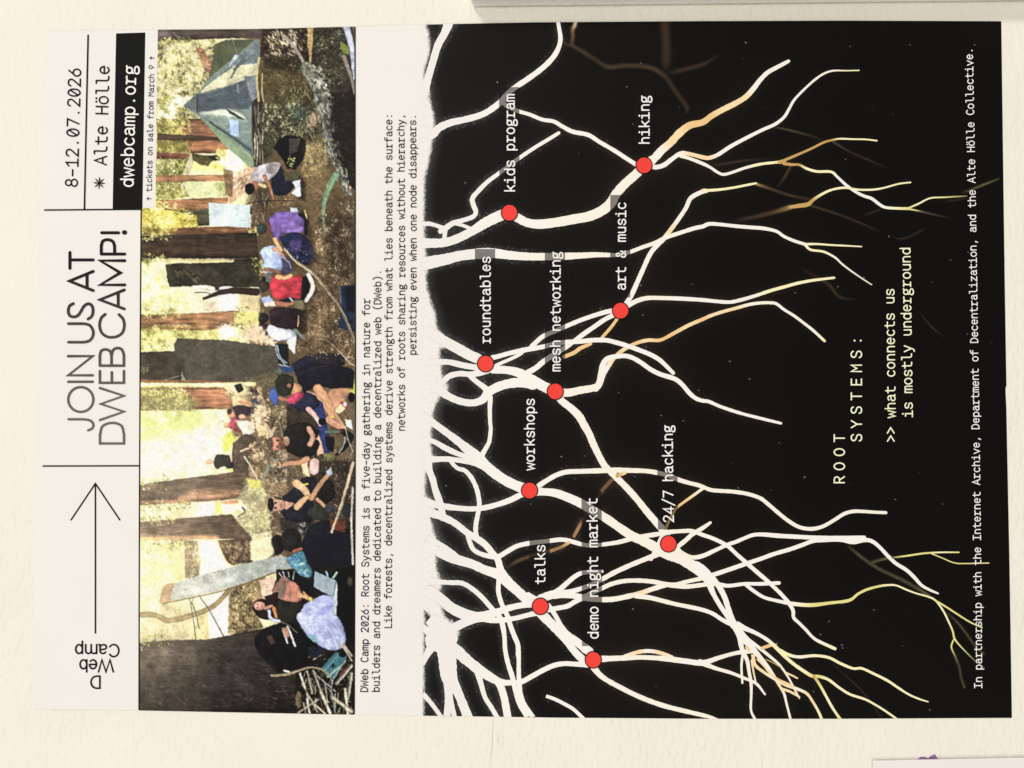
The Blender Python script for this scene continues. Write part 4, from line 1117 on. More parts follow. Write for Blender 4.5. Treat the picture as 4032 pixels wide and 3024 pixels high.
sd = poly_sd(S, GX[:, sel] + (n2[:, sel] - 0.5) * 5, GY[:, sel] + (n3[:, sel] - 0.5) * 4)
al = np.clip((sd + 7 + (n3[:, sel] - 0.5) * 9) / 11, 0, 1)
ground[:, sel] = ground[:, sel] * (1 - al[..., None]) + PAPER * al[..., None]
# smoky shading at the soil side of the dark cells
sm = np.clip((sd + 62) / 62, 0, 1) ** 2.4 * (0.25 + 0.6 * n2[:, sel] + 0.7 * n3[:, sel]) * np.where(GY[:, sel] < 1400, 0.05, np.where(GY[:, sel] < 2370, 0.10, 0.035))
ground[:, sel] = np.maximum(ground[:, sel], sm[..., None] * np.array((1, 0.95, 0.88)) + ground[:, sel] * 0.6)
# dust specks
for _ in range(120):
    i, j = rng.integers(4, GH - 4), rng.integers(4, GW - 4)
    if mask[i, j] == 0:
        ground[i, j] += rng.random() ** 3 * 0.5
for x, y, v in ((1958, 326, .9), (2470, 345, .5), (2937, 171, .9), (3162, 910, 0), (2522, 1125, .6), (3132, 1154, .5), (2212, 1800, .8), (3167, 1879, .9),
                (2736, 1952, .6), (2492, 2400, .8), (3581, 180, .3), (2908, 1923, .4), (3230, 2497, .6), (3315, 2541, .7), (3318, 2551, .5)):
    i, j = int((y - PY) / ST), int((x - PX) / ST)
    ground[i, j] += v * 0.7


def sample(img, x0, y0, k, pts):
    """bilinear lookup of img at survey points"""
    fx = np.clip((pts[..., 0] - x0) * k, 0, img.shape[1] - 1.001)
    fy = np.clip((pts[..., 1] - y0) * k, 0, img.shape[0] - 1.001)
    ix, iy = fx.astype(int), fy.astype(int)
    tx, ty = (fx - ix)[..., None], (fy - iy)[..., None]
    return (img[iy, ix] * (1 - tx) * (1 - ty) + img[iy, ix + 1] * tx * (1 - ty)
            + img[iy + 1, ix] * (1 - tx) * ty + img[iy + 1, ix + 1] * tx * ty)


nx, ny = 760, 880
uu = np.linspace(0, 1, nx)
uu = np.interp(uu, [0, 0.30, 1], [0, 0.17, 1])          # finer columns where the soil edge is drawn
XY = region(lambda y: np.full_like(y, 1664.0), xr, nx, ny, uu)
P = sheet_pts(XY.reshape(-1, 2), 1).reshape(ny, nx, 3)
grid_obj("root_panel", P, m_print, poster, sample(ground, PX, PY, 1 / ST, XY))

# ------------------------------------------------------------------ nine red nodes
NODES = [(2006, 840), (2535, 653), (1912.5, 1432.5), (2442.5, 1224), (2186, 1541.5), (2085, 1930.5), (2631, 2140), (2127.5, 2386), (2335.5, 2596.5)]
m_red = new_mat("red_ink", tuple(lin((236, 68, 58)) * 0.97), bump=FIB, vary=0.04, vscale=500, **SHEEN)
for k, (x, y) in enumerate(NODES):
    ring = [(x + 30 * math.cos(t), y + 30.5 * math.sin(t)) for t in np.linspace(0, 2 * math.pi, 48, endpoint=False)]
    edge = [(x + 34 * math.cos(t), y + 34.5 * math.sin(t)) for t in np.linspace(0, 2 * math.pi, 48, endpoint=False)]
    ink = Ink()
    ink.add(ring, [tuple(range(48))])
    dot = ink.build("node_dot", 5.4, m_red, poster)
    ink = Ink()
    ink.add(ring + edge, [(i, (i + 1) % 48, 48 + (i + 1) % 48, 48 + i) for i in range(48)])
    ink.build("dot_outline", 5.4, m_ink, dot)

# ------------------------------------------------------------------ the printed forest photograph
# The picture is a flat print; it is painted here shape by shape onto a colour grid.
QX, QY, QK = 540, 90, 0.5
QW, QH = int(870 * QK), int(2750 * QK)
pic = np.zeros((QH, QW, 3))
CX, CY = np.meshgrid(np.arange(QW, dtype=float), np.arange(QH, dtype=float))
WX = (fade_noise(QH, QW, 5, 21) - 0.5) * 3.0 + (fade_noise(QH, QW, 2.2, 22) - 0.5) * 1.6
WY = (fade_noise(QH, QW, 5, 23) - 0.5) * 3.0 + (fade_noise(QH, QW, 2.2, 24) - 0.5) * 1.6
ISO = fade_noise(QH, QW, 2.0, 25) * 0.5 + fade_noise(QH, QW, 5, 26) * 0.5 - 0.5
BIG = fade_noise(QH, QW, 26, 27) * 0.6 + fade_noise(QH, QW, 11, 28) * 0.4 - 0.5


def stretch_noise(cx, cy, seed):
    r = np.random.default_rng(seed)
    g = r.random((int(QH / cy) + 3, int(QW / cx) + 3))
    y, x = np.arange(QH) / cy, np.arange(QW) / cx
    iy, ix = y.astype(int), x.astype(int)
    fy, fx = (y - iy)[:, None], (x - ix)[None]
    return (g[iy][:, ix] * (1 - fy) * (1 - fx) + g[iy + 1][:, ix] * fy * (1 - fx)
            + g[iy][:, ix + 1] * (1 - fy) * fx + g[iy + 1][:, ix + 1] * fy * fx)


BARK = stretch_noise(16, 1.5, 31) * 0.5 + stretch_noise(28, 4, 32) * 0.5 - 0.5
FOLD = stretch_noise(9, 5, 33) - 0.5
FOLDS = (stretch_noise(7, 11, 34) - 0.5) * 0.7 + (stretch_noise(4, 5, 35) - 0.5) * 0.5
CLUMP = np.clip((fade_noise(QH, QW, 17, 51) * 0.5 + fade_noise(QH, QW, 7, 52) * 0.5 - 0.5) * 1.9 + 0.5, 0, 1)
BARK *= 1.15
TEX = {'i': ISO, 'b': BARK, 'g': BIG, 'f': FOLD}
T1, T2, T3, T4 = tile(540, 100, 2), tile(540, 800, 2), tile(540, 1400, 2), tile(540, 2100, 2)


def cv(pts):
    return [((x - QX) * QK, (y - QY) * QK) for x, y in pts]


def box_of(p, pad):
    p = np.asarray(p)
    x0, y0 = np.floor(p.min(0) - pad).astype(int)
    x1, y1 = np.ceil(p.max(0) + pad).astype(int)
    return max(x0, 0), max(y0, 0), min(x1, QW), min(y1, QH)


def blend(sl, al, col, tex, body=None):
    c = np.zeros(al.shape + (3,)) + np.asarray(col, float)
    m = np.ones(al.shape) if body is None else body
    for i in range(0, len(tex), 2):
        m = m + TEX[tex[i]][sl] * float(tex[i + 1])
    c = np.clip(c * m[..., None], 0, 255)
    pic[sl] = pic[sl] * (1 - al[..., None]) + c * al[..., None]


def fill(tl, s, col, tex=('i', .25), soft=1.6, warp=0.55, alpha=1.0, smooth=False, body=None):
    """polygon given as 'x y,x y,...' in tile marks"""
    p = [tuple(map(float, q.split())) for q in s.split(',')] if isinstance(s, str) else s
    if smooth:
        p = [tuple(q) for q in spline(p + [p[0]], 4)]
    p = cv(tl(p))
    x0, y0, x1, y1 = box_of(p, 3 + soft)
    if x1 <= x0 or y1 <= y0:
        return
    sl = (slice(y0, y1), slice(x0, x1))
    sd = poly_sd(p, CX[sl] + WX[sl] * warp, CY[sl] + WY[sl] * warp)
    if body is None and smooth:
        body = 0.30
    bm = None
    if body:
        # rounded things in the picture: lit from its upper right, darker rim and underside
        q = np.array(p)
        lo, hi = q.min(0), q.max(0)
        u = (CX[sl] - lo[0]) / max(hi[0] - lo[0], 1)
        v = (CY[sl] - lo[1]) / max(hi[1] - lo[1], 1)
        bm = 1 + body * (0.62 - 0.75 * u - 0.42 * v) - body * 0.9 * np.exp(-np.maximum(sd, 0) / 2.2) + body * 1.1 * FOLDS[sl]
    elif 'b' in tex:
        # trunks: round across the grain, with slow changes of light along them
        v = np.clip((CY[sl] - min(q[1] for q in p)) / max(max(q[1] for q in p) - min(q[1] for q in p), 1), 0, 1)
        bm = 1 + 0.34 * (4 * v * (1 - v) - 0.62) + 0.20 * (0.5 - v) + 0.55 * BIG[sl]
    blend(sl, np.clip(sd / soft + 0.5, 0, 1) * alpha, col, tex, bm)


def blob(tl, x, y, rx, ry, col, tex=('i', .2), soft=1.4, warp=0.4, alpha=1.0):
    fill(tl, [(x + rx * math.cos(a), y + ry * math.sin(a)) for a in np.linspace(0, 2 * math.pi, 20, endpoint=False)], col, tex, soft, warp, alpha, body=0.28)


def line(tl, s, w, col, tex=('i', .2), soft=1.2, alpha=1.0, warp=0.4, w2=None):
    p = [tuple(map(float, q.split())) for q in s.split(',')] if isinstance(s, str) else s
    p = spline(cv(tl(p)), 4) if len(p) > 2 else np.array(cv(tl(p)))
    n = len(p)
    ws = np.linspace(w, w if w2 is None else w2, n) * QK / 2 / 2
    x0, y0, x1, y1 = box_of(p, ws.max() + 3)
    if x1 <= x0 or y1 <= y0:
        return
    sl = (slice(y0, y1), slice(x0, x1))
    X, Y = CX[sl] + WX[sl] * warp, CY[sl] + WY[sl] * warp
    best = np.full(X.shape, -1e9)
    for i in range(1, n):
        a, b = p[i - 1], p[i]
        d = b - a
        t = np.clip(((X - a[0]) * d[0] + (Y - a[1]) * d[1]) / max(d @ d, 1e-9), 0, 1)
        best = np.maximum(best, ws[i - 1] + (ws[i] - ws[i - 1]) * t - np.hypot(X - a[0] - t * d[0], Y - a[1] - t * d[1]))
    bm = 1.04 - 0.28 * np.exp(-np.maximum(best, 0) / 1.6) if w > 20 else None
    blend(sl, np.clip(best / soft + 0.5, 0, 1) * alpha, col, tex, bm)


prng = np.random.default_rng(11)


def dabs(tl, s, n, cols, size=(1.0, 2.5), aspect=1.6, ang=(0, 180), alpha=(0.4, 0.9)):
    """many leaf- or chip-sized dabs scattered inside a polygon"""
    p = [tuple(map(float, q.split())) for q in s.split(',')]
    p = np.array(cv(tl(p)))
    lo, hi = p.min(0), p.max(0)
    pts = lo + prng.random((n * 3, 2)) * (hi - lo)
    pts = pts[poly_sd(p, pts[:, 0], pts[:, 1]) > 0][:n]
    cols = np.asarray(cols, float)
    cols = cols[np.argsort(cols.sum(1))]
    size = (size[0] * 0.72, size[1] * 0.80)
    pts = np.vstack([pts, pts + prng.normal(0, 2.5, pts.shape)])
    for x, y in pts:
        r = prng.uniform(*size)
        R = int(r * aspect) + 2
        ix, iy = int(x), int(y)
        x0, x1, y0, y1 = max(ix - R, 0), min(ix + R + 1, QW), max(iy - R, 0), min(iy + R + 1, QH)
        if x1 <= x0 or y1 <= y0:
            continue
        a = math.radians(prng.uniform(*ang))
        dx, dy = CX[y0:y1, x0:x1] - x, CY[y0:y1, x0:x1] - y
        u = (dx * math.cos(a) + dy * math.sin(a)) / (r * aspect)
        v = (-dx * math.sin(a) + dy * math.cos(a)) / r
        al = np.clip((1.15 - np.hypot(u, v)) * 2.0, 0, 1) * prng.uniform(*alpha)
        # leaves and chips gather into light and dark clumps
        lv = CLUMP[min(max(iy, 0), QH - 1), min(max(ix, 0), QW - 1)] + prng.normal(0, 0.17)
        c = cols[int(np.clip(lv * len(cols), 0, len(cols) - 1))] * prng.uniform(0.9, 1.1)
        pic[y0:y1, x0:x1] = pic[y0:y1, x0:x1] * (1 - al[..., None]) + np.clip(c, 0, 255) * al[..., None]


def soften(tl, s, r, feather=10):
    """throw part of the picture out of focus"""
    p = cv(tl([tuple(map(float, q.split())) for q in s.split(',')]))
    x0, y0, x1, y1 = box_of(p, feather + 3 * r)
    sl = (slice(y0, y1), slice(x0, x1))
    b = np.stack([blur(pic[sl][..., k], r) for k in range(3)], -1)
    al = np.clip(poly_sd(p, CX[sl], CY[sl]) / feather + 0.5, 0, 1)[..., None]
    pic[sl] = pic[sl] * (1 - al) + b * al


# --- backdrop: sunlit clearing above, forest floor below
pic[:] = (226, 218, 166)
fill(T3, "0 -1500,2000 -1500,2000 1900,0 1900", (221, 219, 160), ('g', .28, 'i', .2))
fill(T1, "880 0,1800 0,1800 3000,880 3000", (112, 90, 66), ('g', .3, 'i', .35), soft=20)
fill(T3, "900 -400,1800 -400,1800 1700,900 1700", (112, 92, 68), ('g', .3, 'i', .4), soft=24)

# --- right end of the picture: trees, hut, tent
fill(T1, "100 40,620 40,620 500,500 560,480 760,100 760", (192, 184, 136), ('g', .25, 'i', .4))
dabs(T1, "160 110,620 100,600 420,480 560,460 740,160 740", 1500, [(236, 234, 206), (214, 206, 146), (122, 116, 72), (168, 160, 96), (96, 92, 64), (226, 216, 120)],
     (0.7, 1.9), 1.9, (20, 80))
fill(T1, "470 170,520 180,590 300,585 380,540 360,490 260", (184, 118, 94), ('i', .5), soft=4, alpha=.7)
dabs(T1, "470 170,520 180,590 300,585 380,540 360,490 260", 90, [(200, 170, 120), (120, 90, 70)], (0.7, 1.4))
dabs(T1, "170 560,470 560,360 640,330 740,170 740", 260, [(242, 240, 224), (226, 222, 190), (170, 164, 80)], (1.0, 2.6), 2.4, (0, 40))
fill(T1, "150 740,560 735,600 790,720 940,730 1010,420 1010,160 905", (150, 104, 74), ('b', .6, 'i', .15))
fill(T1, "160 748,330 750,325 850,160 862", (152, 140, 78), ('i', .5), soft=3)
dabs(T1, "160 748,420 750,420 850,330 900,160 862", 170, [(196, 186, 100), (110, 104, 58), (226, 214, 120)], (0.8, 1.8), 2.0, (20, 70))
fill(T1, "160 852,520 870,650 885,662 908,420 915,160 905", (78, 60, 46), ('b', .5))
fill(T1, "158 905,420 915,420 1010,158 1000", (146, 130, 70), ('i', .5), soft=3)
fill(T1, "370 915,660 905,725 950,725 1005,430 1010", (150, 100, 70), ('b', .7))
dabs(T1, "280 900,440 930,430 1000,160 1000,160 910", 140, [(214, 204, 104), (120, 116, 60), (176, 166, 80)], (0.8, 1.7), 2.0, (10, 60))
fill(T1, "155 1000,415 1012,405 1052,155 1058", (134, 84, 64), ('b', .5))
fill(T1, "150 1055,410 1050,380 1120,350 1185,150 1185", (134, 136, 76), ('i', .6))
fill(T1, "150 1235,360 1230,410 1350,260 1370,150 1440", (150, 148, 84), ('i', .6))
dabs(T1, "150 1060,400 1055,350 1180,150 1180", 220, [(196, 190, 116), (96, 100, 58), (170, 168, 90), (222, 214, 150)], (0.8, 1.8))
dabs(T1, "150 1240,360 1240,390 1340,150 1440", 260, [(206, 200, 120), (98, 102, 62), (226, 216, 140), (170, 160, 70)], (0.8, 1.8))
fill(T1, "420 1040,600 1060,665 1090,700 1180,420 1180", (234, 228, 132), ('g', .1, 'i', .08))
fill(T1, "425 1140,660 1142,690 1185,420 1180", (214, 216, 160), ('i', .08))
fill(T1, "380 1290,432 1232,700 1230,745 1290,715 1350,405 1352", (206, 210, 158), ('i', .08))
dabs(T1, "620 1240,740 1240,740 1340,640 1350", 90, [(170, 170, 96), (136, 132, 70)], (0.8, 1.8))
line(T1, "355 1275,420 1110,428 1030", 26, (216, 198, 168))
line(T1, "378 1290,408 1350", 12, (180, 170, 140))
blob(T1, 615, 1112, 16, 14, (232, 190, 60))
fill(T1, "430 1010,540 1025,605 1062,560 1110,500 1100,440 1062", (92, 84, 50), ('i', .5))
fill(T1, "540 1025,690 1020,700 1060,610 1070", (52, 44, 36), ('i', .4))
fill(T1, "150 1182,740 1178,748 1226,150 1238", (148, 106, 72), ('b', .5))
fill(T1, "640 990,740 975,830 1060,835 1130,750 1170,680 1150", (240, 238, 214), ('i', .12))
dabs(T1, "630 970,700 980,690 1160,640 1100", 90, [(232, 222, 120), (244, 242, 220), (200, 190, 90)], (0.9, 2.0), 2.0, (150, 200))
fill(T1, "750 1178,900 1105,1000 1130,900 1260,850 1330,730 1410,715 1310", (192, 158, 122), ('g', .35, 'i', .2))
dabs(T1, "760 1170,880 1120,890 1250,770 1330", 60, [(228, 200, 170), (158, 124, 92)], (1.2, 2.6), 2.2, (120, 150))
fill(T1, "680 1130,760 1150,750 1360,700 1330", (120, 84, 58), ('i', .4), alpha=.7)
fill(T1, "150 1380,520 1362,720 1355,722 1400,560 1450,230 1470", (150, 104, 70), ('b', .55, 'i', .15))
fill(T1, "240 1468,570 1450,570 1500,250 1492", (84, 82, 54), ('b', .4))
fill(T1, "30 1445,260 1460,480 1500,485 1592,300 1600,30 1640", (208, 192, 84), ('i', .5, 'g', .3))
dabs(T1, "40 1380,270 1390,480 1500,480 1600,300 1650,40 1650", 520, [(236, 224, 120), (214, 196, 70), (150, 138, 56), (244, 236, 170)], (0.8, 1.9), 1.8, (10, 70))
fill(T1, "470 1480,570 1480,575 1580,480 1580", (88, 86, 62), ('b', .3))
fill(T1, "100 1605,520 1590,960 1575,985 1650,36 1652", (118, 80, 54), ('b', .6))
dabs(T1, "880 1590,960 1590,960 1650,880 1650", 40, [(190, 184, 110)], (1, 2))
dabs(T1, "40 1600,330 1600,280 1660,40 1660", 110, [(222, 206, 96), (160, 146, 60)], (0.8, 1.6), 2.2, (20, 70))
fill(T1, "150 20,1000 20,1000 100,700 105,400 116,150 126", (78, 64, 58), ('b', .5))
fill(T1, "150 20,420 30,300 110,150 126", (116, 104, 96), ('b', .3), soft=40, alpha=.7)
line(T1, "290 60,345 125", 3, (190, 184, 170))
# tent and tarpaulin
fill(T1, "605 150,700 112,935 108,800 230,590 400,560 430,600 250", (98, 104, 76), ('g', .15, 'i', .12))
line(T1, "750 110,790 225", 4, (150, 150, 126))
fill(T1, "362 635,470 540,505 500,590 400,780 245,935 108,966 108,962 290,935 600,910 780,938 1080,910 1132,700 955,480 712", (122, 138, 132), ('i', .06))
fill(T1, "780 250,940 112,966 112,962 300,770 330,650 400", (116, 128, 130), ('f', .25, 'i', .08))
fill(T1, "720 330,770 230,800 240,735 320", (172, 182, 196))
fill(T1, "500 520,600 440,770 320,955 300,940 392,740 470,520 562", (206, 202, 164), ('f', .2, 'i', .06))
line(T1, "740 410,790 330,850 280", 14, (96, 106, 106))
line(T1, "760 350,860 230", 10, (92, 104, 110))
fill(T1, "364 635,472 545,560 520,740 470,930 405,920 600,880 660,480 684", (88, 100, 108), ('f', .12, 'i', .08))
fill(T1, "364 635,472 548,474 686,400 650", (104, 114, 112), ('i', .06))
line(T1, "475 545,474 690", 6, (44, 48, 48))
line(T1, "775 470,775 530", 6, (60, 66, 72))
line(T1, "790 468,800 530", 6, (176, 186, 190))
fill(T1, "480 690,720 655,875 662,912 780,925 1000,880 950,540 735", (134, 150, 140), ('f', .2, 'i', .06))
fill(T1, "500 692,700 660,830 700,870 760,760 720,640 710", (214, 222, 198), ('f', .1), soft=5)
fill(T1, "490 712,560 760,880 1000,938 1080,910 1132,700 955", (136, 158, 122), ('i', .08))
fill(T1, "560 755,640 800,900 960,930 1050,800 940", (90, 108, 112), ('f', .3), soft=4, alpha=.8)
line(T1, "570 760,700 850,900 990", 8, (52, 66, 70))
fill(T1, "700 660,760 690,852 748,800 735,730 690", (48, 58, 60))
soften(T1, "480 540,900 300,940 420,920 1000,700 900,500 740", 1, 6)
for s_, c_ in (("500 700,640 720,860 760", (176, 186, 168)), ("520 600,700 590,900 560", (74, 86, 92)), ("560 560,720 530,900 470", (118, 128, 128)), ("640 830,760 900,900 1040", (168, 184, 152)),
               ("540 540,700 480,930 350", (150, 152, 130)), ("800 300,880 260,950 200", (88, 98, 100)), ("600 740,760 820,900 880", (110, 128, 122))):
    line(T1, s_, 7, c_, soft=3, alpha=.6)
fill(T1, "700 660,760 690,852 748,800 735,730 690", (48, 58, 60))
fill(T1, "725 740,797 752,804 882,735 862", (166, 190, 234), ('i', .05), warp=.3)
fill(T1, "845 400,935 392,960 420,950 620,905 600", (126, 134, 140), ('f', .3))
# woodpile, stumps, log, ferns
fill(T1, "905 600,960 560,1010 640,1010 1120,925 1120,905 900", (70, 60, 50), ('i', .4))
for k in range(46):
    x = prng.uniform(905, 1005)
    y = prng.uniform(600, 1010)
    line(T1, [(x, y), (x + prng.uniform(-14, 14), y + prng.uniform(40, 170))], prng.uniform(3, 7),
         [(188, 176, 150), (120, 106, 90), (36, 30, 28), (214, 204, 176)][k % 4], alpha=.85)
fill(T1, "985 30,1350 20,1360 330,1300 330,1150 240,970 250", (64, 52, 42), ('i', .6))
dabs(T1, "1000 50,1350 30,1350 300,1200 230,1000 240", 260, [(192, 176, 134), (120, 98, 70), (34, 28, 24), (220, 208, 176)], (0.7, 1.5), 4.0, (20, 80))
fill(T1, "955 255,1150 250,1300 270,1345 420,1390 585,1240 642,1000 625,945 450", (92, 80, 50), ('i', .5, 'g', .3), smooth=True)
fill(T1, "990 255,1300 270,1320 350,1180 360,1000 330", (58, 48, 34), ('i', .5), soft=8)
dabs(T1, "970 270,1290 290,1380 580,1000 620", 420, [(126, 112, 68), (60, 52, 34), (150, 136, 90), (84, 74, 48)], (0.7, 1.6))
line(T1, "962 258,946 360,945 450,960 600", 16, (196, 182, 132))
line(T1, "985 380,985 520,1000 600", 10, (182, 166, 120))
fill(T1, "1000 630,1400 600,1440 960,1300 870,1180 860,1090 960,1000 1100", (78, 74, 54), ('i', .6, 'g', .4))
dabs(T1, "1000 620,1420 600,1450 1100,1320 1100,1300 880,1120 880,1000 1050", 620, [(150, 156, 104), (44, 44, 34), (110, 116, 76), (196, 192, 150), (92, 80, 56)],
     (0.7, 1.7), 2.4, (0, 180))
fill(T1, "1220 650,1340 650,1330 760,1210 740", (70, 88, 78), ('i', .9), soft=9, warp=5, alpha=.6)
for k in range(60):
    x, y = prng.uniform(1160, 1400), prng.uniform(480, 600) if k % 2 else prng.uniform(780, 870)
    line(T1, [(x, y), (x + prng.uniform(-30, 30), y + prng.uniform(20, 50))], 3.5, (168, 172, 118), alpha=.8)
fill(T1, "1345 720,1430 700,1430 800,1360 800", (204, 176, 146), ('i', .9), soft=8, warp=5, alpha=.7)
line(T1, "1150 80,1240 170,1300 270,1335 345", 20, (158, 146, 134), w2=26)
fill(T1, "1338 22,1396 22,1392 290,1362 300,1345 160", (186, 158, 100), ('i', .5))
fill(T1, "1390 15,1700 15,1700 560,1480 560,1400 440,1370 300", (66, 60, 46), ('i', .6, 'g', .4))
dabs(T1, "1400 30,1640 30,1600 500,1400 420", 420, [(112, 110, 84), (40, 36, 30), (150, 150, 122), (92, 84, 58), (180, 172, 120)], (0.7, 1.7))
fill(T1, "1480 540,1715 520,1715 1300,1620 1200,1540 1050,1500 800", (50, 42, 34), ('i', .6, 'g', .4))
dabs(T1, "1500 540,1710 520,1710 1200,1560 1000", 200, [(90, 76, 54), (30, 26, 22), (120, 106, 80)], (0.7, 1.6))
line(T1, "1335 335,1400 440,1450 560,1480 700", 100, (126, 128, 110), ('i', .9))
line(T1, "1450 520,1480 680,1490 820,1520 1000,1570 1120,1640 1350,1712 1520", 88, (100, 98, 86), ('i', .9), w2=60)
for k in range(70):
    t = prng.random()
    y = 520 + 980 * t
    xc = np.interp(y, [500, 680, 820, 1000, 1120, 1350, 1520], [1440, 1480, 1490, 1520, 1570, 1640, 1700]) + prng.uniform(-42, 42)
    line(T1, [(xc, y), (xc + prng.uniform(2, 26), y + prng.uniform(40, 110))], prng.uniform(3, 6),
         [(196, 194, 172), (64, 60, 54), (158, 160, 146), (168, 178, 190)][k % 4], alpha=.8)
dabs(T1, "1340 330,1420 350,1560 560,1560 900,1640 1100,1715 1400,1700 1520,1600 1300,1490 1000,1440 700", 500, [(60, 56, 50), (190, 190, 168), (128, 126, 112), (86, 84, 72), (160, 166, 160)], (0.7, 1.5), 3.2, (55, 85))
dabs(T1, "1360 300,1440 320,1520 560,1440 560", 120, [(176, 184, 166), (96, 104, 80), (206, 208, 188)], (0.8, 1.8))
line(T1, "1650 15,1690 180,1705 330,1712 420", 54, (180, 186, 204), ('f', .4), w2=20)
fill(T1, "1600 125,1660 165,1675 235,1625 225,1602 180", (132, 140, 66))
line(T1, "1630 250,1690 420,1712 540", 34, (150, 138, 128), w2=20)
# floor on the right
fill(T1, "1150 1120,1560 1110,1640 1350,1712 1540,1712 1700,980 1700,1000 1400,1180 1300", (116, 92, 62), ('i', .4, 'g', .2))
dabs(T1, "1300 1000,1480 880,1540 1080,1480 1200,1300 1200", 220, [(168, 160, 96), (190, 158, 104), (90, 84, 50)], (0.8, 1.7), 2.2)
dabs(T1, "1000 1350,1700 1350,1700 1658,1000 1658", 500, [(150, 124, 86), (84, 66, 46), (186, 160, 120), (58, 48, 36)], (0.6, 1.4))
fill(T2, "960 60,1715 -60,1715 1300,1100 1300,1100 1080,960 900", (106, 84, 58), ('i', .4, 'g', .25))
dabs(T2, "1330 60,1700 60,1700 1290,1250 1290,1250 1000,1390 700", 1500, [(146, 120, 86), (70, 56, 42), (196, 172, 134), (46, 38, 32), (120, 96, 66), (214, 190, 150)], (0.5, 1.4))
dabs(T2, "1500 100,1710 100,1710 640,1500 640", 260, [(60, 52, 42), (40, 34, 30), (206, 186, 150)], (0.6, 1.5))
fill(T1, "1240 1300,1420 1310,1420 1650,1310 1650,1300 1400", (122, 98, 66), ('f', .3), soft=10, alpha=.6)
# shade pooled under the sitters
for tl_, s_ in ((T2, "1290 60,1350 80,1400 300,1420 460,1360 500,1330 300"), (T2, "1340 560,1400 580,1410 700,1350 800,1300 780"), (T2, "1270 830,1340 850,1340 1010,1260 1070,1240 1000"),
                (T1, "1250 1180,1330 1200,1330 1390,1260 1360")):
    fill(tl_, s_, (42, 34, 28), ('i', .3), soft=7, alpha=.75)
# black rucksack
fill(T1, "1078 965,1120 900,1180 862,1290 880,1332 905,1330 980,1310 1060,1250 1140,1180 1130,1150 1060", (18, 17, 18), ('i', .3))
fill(T1, "1195 890,1290 890,1260 1000,1200 1020", (72, 68, 60), ('i', .4))
dabs(T1, "1180 1040,1260 1050,1240 1120,1190 1110", 16, [(190, 196, 110)], (1, 2))
# crouching person in pale shirt
fill(T1, "940 1240,960 1370,1010 1500,990 1330", (74, 62, 52), ('i', .5))
for k in range(22):
    x, y = prng.uniform(930, 1060), prng.uniform(1300, 1560)
    line(T1, [(x, y), (x + prng.uniform(-40, 40), y + prng.uniform(30, 90))], 4, [(180, 168, 144), (40, 34, 30)][k % 2], alpha=.8)
fill(T1, "1060 1205,1125 1105,1172 1160,1260 1150,1280 1200,1250 1255,1180 1335,1070 1325", (36, 40, 58), ('i', .3), smooth=True)
fill(T1, "1150 1160,1290 1150,1270 1215,1170 1230", (92, 84, 60))
fill(T1, "902 1180,955 1112,1080 1078,1132 1096,1092 1180,1012 1232,912 1232", (190, 184, 190), ('f', .25, 'i', .1), smooth=True)
fill(T1, "1010 1100,1085 1080,1130 1098,1090 1175,1030 1170", (148, 140, 138), ('f', .3), soft=4)
line(T1, "1004 1190,1046 1270,1078 1375", 34, (190, 128, 92), w2=16)
line(T1, "960 1250,1010 1270", 30, (214, 192, 130))
fill(T1, "905 1235,955 1232,958 1285,925 1300", (168, 108, 84))
blob(T1, 888, 1288, 38, 46, (30, 24, 26))
fill(T1, "1225 1232,1285 1215,1292 1345,1265 1352,1215 1322,1250 1290", (204, 210, 224), ('i', .2))
line(T1, "855 1408,930 1390,1080 1380,1240 1385", 5, (40, 34, 30))
# easel board and purple shirt
fill(T1, "565 1398,905 1418,896 1596,574 1576", (192, 206, 210), ('i', .05, 'g', .05), warp=.3)
fill(T1, "890 1425,912 1420,908 1490,892 1490", (66, 60, 50))
line(T1, "905 1570,945 1585,1000 1590", 5, (50, 46, 42))
fill(T2, "1042 120,1100 76,1200 66,1272 76,1318 130,1318 205,1290 235,1200 235,1130 262,1098 318,1068 240,1040 170", (118, 90, 164), ('f', .3, 'i', .08), smooth=True)
fill(T2, "1180 150,1310 190,1290 235,1180 235", (160, 124, 206), ('f', .5), soft=6, alpha=.7)
line(T2, "1285 90,1330 130,1330 240", 26, (28, 24, 30))
line(T2, "1322 60,1340 120", 10, (200, 196, 120))
blob(T2, 985, 205, 42, 44, (62, 76, 70), ('i', .3))
line(T2, "1020 150,1045 190,1030 240", 26, (132, 76, 60))
line(T2, "1085 285,1110 330,1135 372", 30, (224, 178, 126))
fill(T2, "1120 272,1230 232,1310 250,1350 290,1388 350,1392 430,1345 492,1240 440,1165 360", (38, 44, 80), ('f', .4, 'i', .2), smooth=True)
fill(T2, "1200 300,1300 290,1290 380,1210 400", (84, 66, 124), ('i', .5), soft=5)
dabs(T2, "1180 340,1330 380,1340 480,1220 430", 30, [(150, 190, 200), (20, 22, 40), (110, 90, 160)], (0.8, 1.8))
fill(T2, "1205 34,1262 40,1270 72,1210 72", (176, 186, 202))
